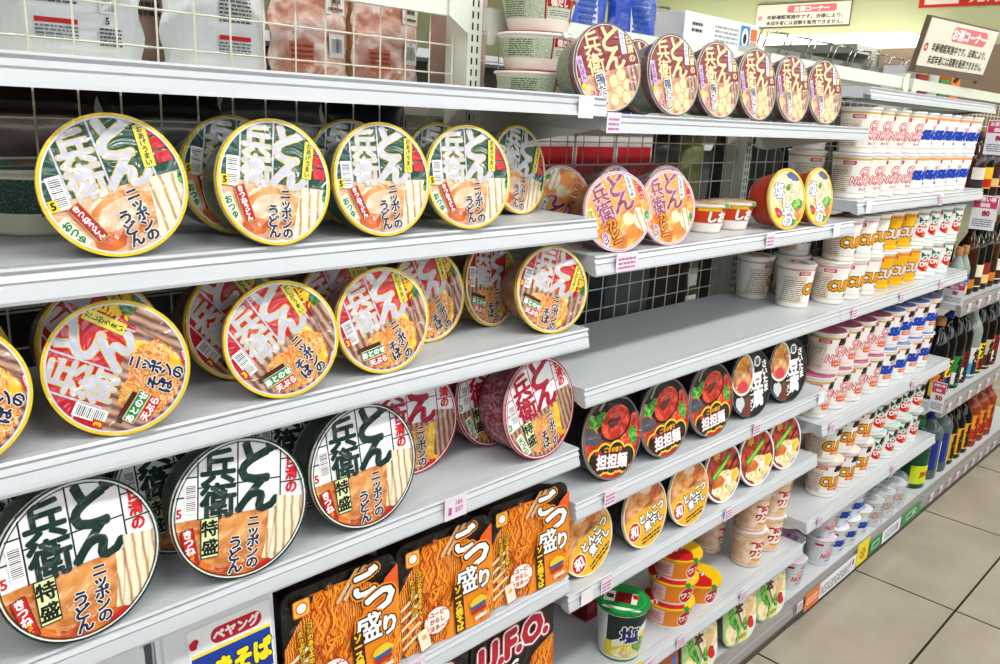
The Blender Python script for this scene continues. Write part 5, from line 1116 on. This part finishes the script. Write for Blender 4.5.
for i, x in enumerate((1.10, 1.215)): bag(x, YG, zr2, .105, .26, .06, (bagbr, bagr)[i], ('brownish clear bag behind the middle bay grid, next to the near post', 'red pouch behind the middle bay grid')[i], None, 'packs behind the middle bay grid', 30+i)
bag(1.80, YG, zr2, .17, .262, .07, mat('dark_grey_pouch', '#2c2c2b', .3), 'dark grey pouch behind the middle bay grid', None, 'packs behind the middle bay grid', 40); bag(1.935, YG, zr2, .09, .262, .06, mat('olive_pouch', '#8a8a5a', .4), 'olive pouch behind the middle bay grid by the far post', None, 'packs behind the middle bay grid', 41)
dn = ['near bay', 'middle bay', 'cup bay']
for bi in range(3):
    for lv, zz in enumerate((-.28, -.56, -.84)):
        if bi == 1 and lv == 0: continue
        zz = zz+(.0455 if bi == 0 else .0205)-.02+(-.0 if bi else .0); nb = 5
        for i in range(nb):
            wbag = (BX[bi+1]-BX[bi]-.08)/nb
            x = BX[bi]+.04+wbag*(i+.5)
            bag(x, YG, zz+.0006, wbag*.97, .262, .08, (mat('shaded_silver_pouch', '#5c6163', .3), mat('shaded_brown_pouch', '#3c302b', .35), mat('dark_grey_pouch', '#2c2c2b', .3), mat('shaded_silver_pouch'), mat('shaded_navy_pouch', '#1c2132', .3))[(i+lv+bi) % 5], 'dim pouch behind the %s grid, %s rear shelf down, %s from the near end' % (dn[bi], ('second', 'third', 'fourth')[lv], ORD[i]), None, 'dim pouches on the rear shelves', 50+bi*20+lv*5+i)  # pouch colours darkened to stand in for the shade between the shelves
# bright packs beyond the liquor bay rail
for i, (x, c, h) in enumerate(((3.36, '#d9dce8', .235), (3.50, '#c8202a', .215), (3.62, '#e8e6e0', .25), (3.75, '#2f8f4a', .21), (3.88, '#e87a1c', .23))):
    pack(x, YR+.1, .001, .11, h, .08, mat('pack_%d' % i, c, .4), '%s carton beyond the liquor bay rail' % ('pale blue', 'red', 'white', 'green', 'orange')[i], None, 'bright cartons beyond the liquor rail')
# dark red carton behind the curry bowls
root = thing('carton', 'long dark red carton lying behind the curry bowls', 'box', (1.36, 1.045, H-.2105)); mb = MB(); mb.box(-.27, .22, -.03, .025, 0, .118, dk); meshobj('box', mb.mesh('box'), root)
a = Art(); a.disc(.16, .09, .02, I('#e0861c'), .014); m2 = MB(); a.build(m2, 1, xf=lambda x, y, q: (x, -.0302-q, y)); meshobj('print', m2.mesh('print'), root)
root = thing('carton', 'dark red wonton pack lying behind the stack of wonton cups', 'box', (1.36, 1.0, H+M6+.0004)); mb = MB(); mb.box(-.06, .06, -.05, .05, 0, .16, dk); meshobj('box', mb.mesh('box'), root)

# ------------------------------------------------------------------ signs and the neighbouring aisle
sign_frame = mat('sign_frame', '#6b5a50', .4); sign_face = mat('sign_face', '#e6e2d2', .35)
def liquor_sign(loc, rot, w, h, label, bar=0):
    root = thing('liquor_sign', label, 'sign', loc, rot, None)
    mb = MB(); mb.box(-w/2, w/2, 0, .018, 0, h, sign_face); mb.box(-w/2-.004, w/2+.004, .002, .02, h, h+.006, sign_frame); mb.box(-w/2-.004, -w/2, .002, .02, 0, h, sign_frame); mb.box(w/2, w/2+.004, .002, .02, 0, h, sign_frame); mb.box(-w/2-.004, w/2+.004, -.004, .02, -.012-bar, 0, sign_frame); meshobj('panel', mb.mesh('panel'), root)
    a = Art(); a.rrect(w*.1, h*.76, w*.52, h*.32, h*.13, I('#e2757c')); a.text('お酒コーナー', w*.1, h*.76, h*.25, I('#f6ece6'), .06, sx=1.15)
    k = h*.2
    a.text('年齢確認実施中です。法律により、', w*.03, h*.42, k, I('#4a3a34'), .03, sx=w/h*.265); a.text('未成年者には酒類を販売できません。', w*.03, h*.16, k, I('#4a3a34'), .03, sx=w/h*.25)
    a.disc(-w*.455, h*.40, h*.09, I('#c8242c')); a.text('20', -w*.455, h*.40, h*.09, I('#f6ece6'), .05)
    m2 = MB(); a.build(m2, 1, xf=lambda x, y, q: (x, -.0002-q, y)); meshobj('lettering', m2.mesh('lettering'), root); return root
s = liquor_sign((3.375, 1.062, H+.224), (math.radians(10.7), 0, math.radians(-7.5)), .52, .155, 'cream liquor corner sign standing above the liquor bay, with a dark lower edge', .012)
st = MB(); st.tube((.1, .012, -.02), (.1, .02, -.042), .008, sign_frame, 8); st.tube((.258, .012, .07), (.33, .03, .06), .006, sign_frame, 8); st.tube((.33, .03, .06), (.33, .05, -.038), .006, sign_frame, 8); meshobj('bracket', st.mesh('bracket', True), s)
liquor_sign((6.985, 3.44, H+.815), (0, 0, -PI/2), .82, .18, 'cream liquor corner sign on the pale green far wall')
root = thing('hanging_banner', 'red banner with white print high on the far wall', 'banner', (6.985, 2.13, H+.915), (0, 0, -PI/2)); mb = MB(); mb.box(-.38, .42, 0, .01, 0, .11, mat('red_banner', '#c8301c', .45)); meshobj('cloth', mb.mesh('cloth'), root)
a = Art(); a.rect(-.22, .045, .24, .05, I('#f0e0d4')); a.text('フェア開催中', .14, .05, .06, I('#f3d9c8'), .05); m2 = MB(); a.build(m2, 1, xf=lambda x, y, q: (x, -.0003-q, y)); meshobj('print', m2.mesh('print'), root)
# wall cooler with a lit canopy under the sign
root = thing('wall_cooler', 'open wall cooler with a bright white lit canopy on the far wall', 'cooler', (6.7, 3.6, 0)); mb = MB(); mb.box(-.15, .29, -.85, 1.4, .012, .5, white_pl); mb.box(.15, .29, -.85, 1.4, .5, H+.56, mat('cooler_back', '#a9aca6', .5)); mb.box(-.15, .29, -.85, 1.4, H+.56, H+.6245, mat('cooler_back')); meshobj('cabinet', mb.mesh('cabinet'), root)
mb = MB(); mb.box(-.15, .27, -1.2, 1.4, H+.625, H+.70, mat('lit_canopy', '#ffffff', .5, emit='#fffdf4', strength=3.2)); meshobj('lit_canopy', mb.mesh('lit_canopy'), root)
# next gondola with hanging hooks along its top
root = thing('gondola', 'grey backed gondola in the next aisle with a perforated top panel', 'shelving', (3.4, 2.5, 0)); mb = MB()
mb.box(-4.6, 3.4, -.2, .2, .0, .14, mat('kick_plate')); mb.box(-4.6, 3.4, -.02, .02, .1405, H+.20, mat('dark_gondola_back', '#4c4a46', .6))
for z in (.14, .50, .86, 1.2, H+.165):
    mb.box(-4.6, 3.4, -.22, -.0205, z+.0006, z+.03, deck_grey)
meshobj('shelves', mb.mesh('shelves'), root)
mb = MB(); peg = mat('grey_pegboard', '#8d9189', .5); mb.box(-.4, 3.4, -.205, -.19, H+.20, H+.405, peg)
for i in range(20):
    for k in range(3): x = -.3+i*.18; mb.box(x, x+.012, -.2056, -.2049, H+.25+k*.06, H+.262+k*.06, dark_slot)
meshobj('pegboard', mb.mesh('pegboard'), root)
for i in range(13):
    x = 3.10+i*.285
    mb = MB(); z = H+.43; mb.path([(0, 0, -.05), (0, -.03, .045), (.215, -.03, .05), (.215, 0, -.045)], .0052, chrome, 8); mb.box(.195, .232, -.012, .004, -.06, -.03, chrome)
    tag(meshobj('display_hook', mb.mesh('display_hook', True), None, (x, 2.284, z)), 'chrome wire hanger loop on the next gondola, %s from the near end' % (ORD+['eighth', 'ninth', 'tenth', 'eleventh', 'twelfth', 'thirteenth'])[i], 'hanger', 'chrome hanger loops')

# ------------------------------------------------------------------ daylight, camera, view
wd = bpy.data.worlds.new('overcast_sky'); scene.world = wd; wd.use_nodes = True
wd.node_tree.nodes['Background'].inputs['Color'].default_value = (.86, .93, 1, 1); wd.node_tree.nodes['Background'].inputs['Strength'].default_value = 4.4
cam = bpy.data.cameras.new('camera'); cam.sensor_width = 36; cam.lens = 830/1000*36; cam.clip_start = .02; cam.clip_end = 60
co = bpy.data.objects.new('camera', cam); C.objects.link(co); scene.camera = co
co.matrix_world = Matrix(((0.703382, 0.149050, -0.695009, 0), (-0.709138, 0.214204, -0.671744, 0), (0.048750, 0.965350, 0.256364, H), (0, 0, 0, 1)))
scene.view_settings.view_transform = 'Standard'; scene.view_settings.look = 'None'; scene.view_settings.gamma = 1; scene.view_settings.use_curve_mapping = False
scene.view_settings.exposure = 0.02
scene.cycles.use_denoising = True; scene.cycles.max_bounces = 8; scene.cycles.transparent_max_bounces = 8
scene.cycles.sample_clamp_indirect = 6
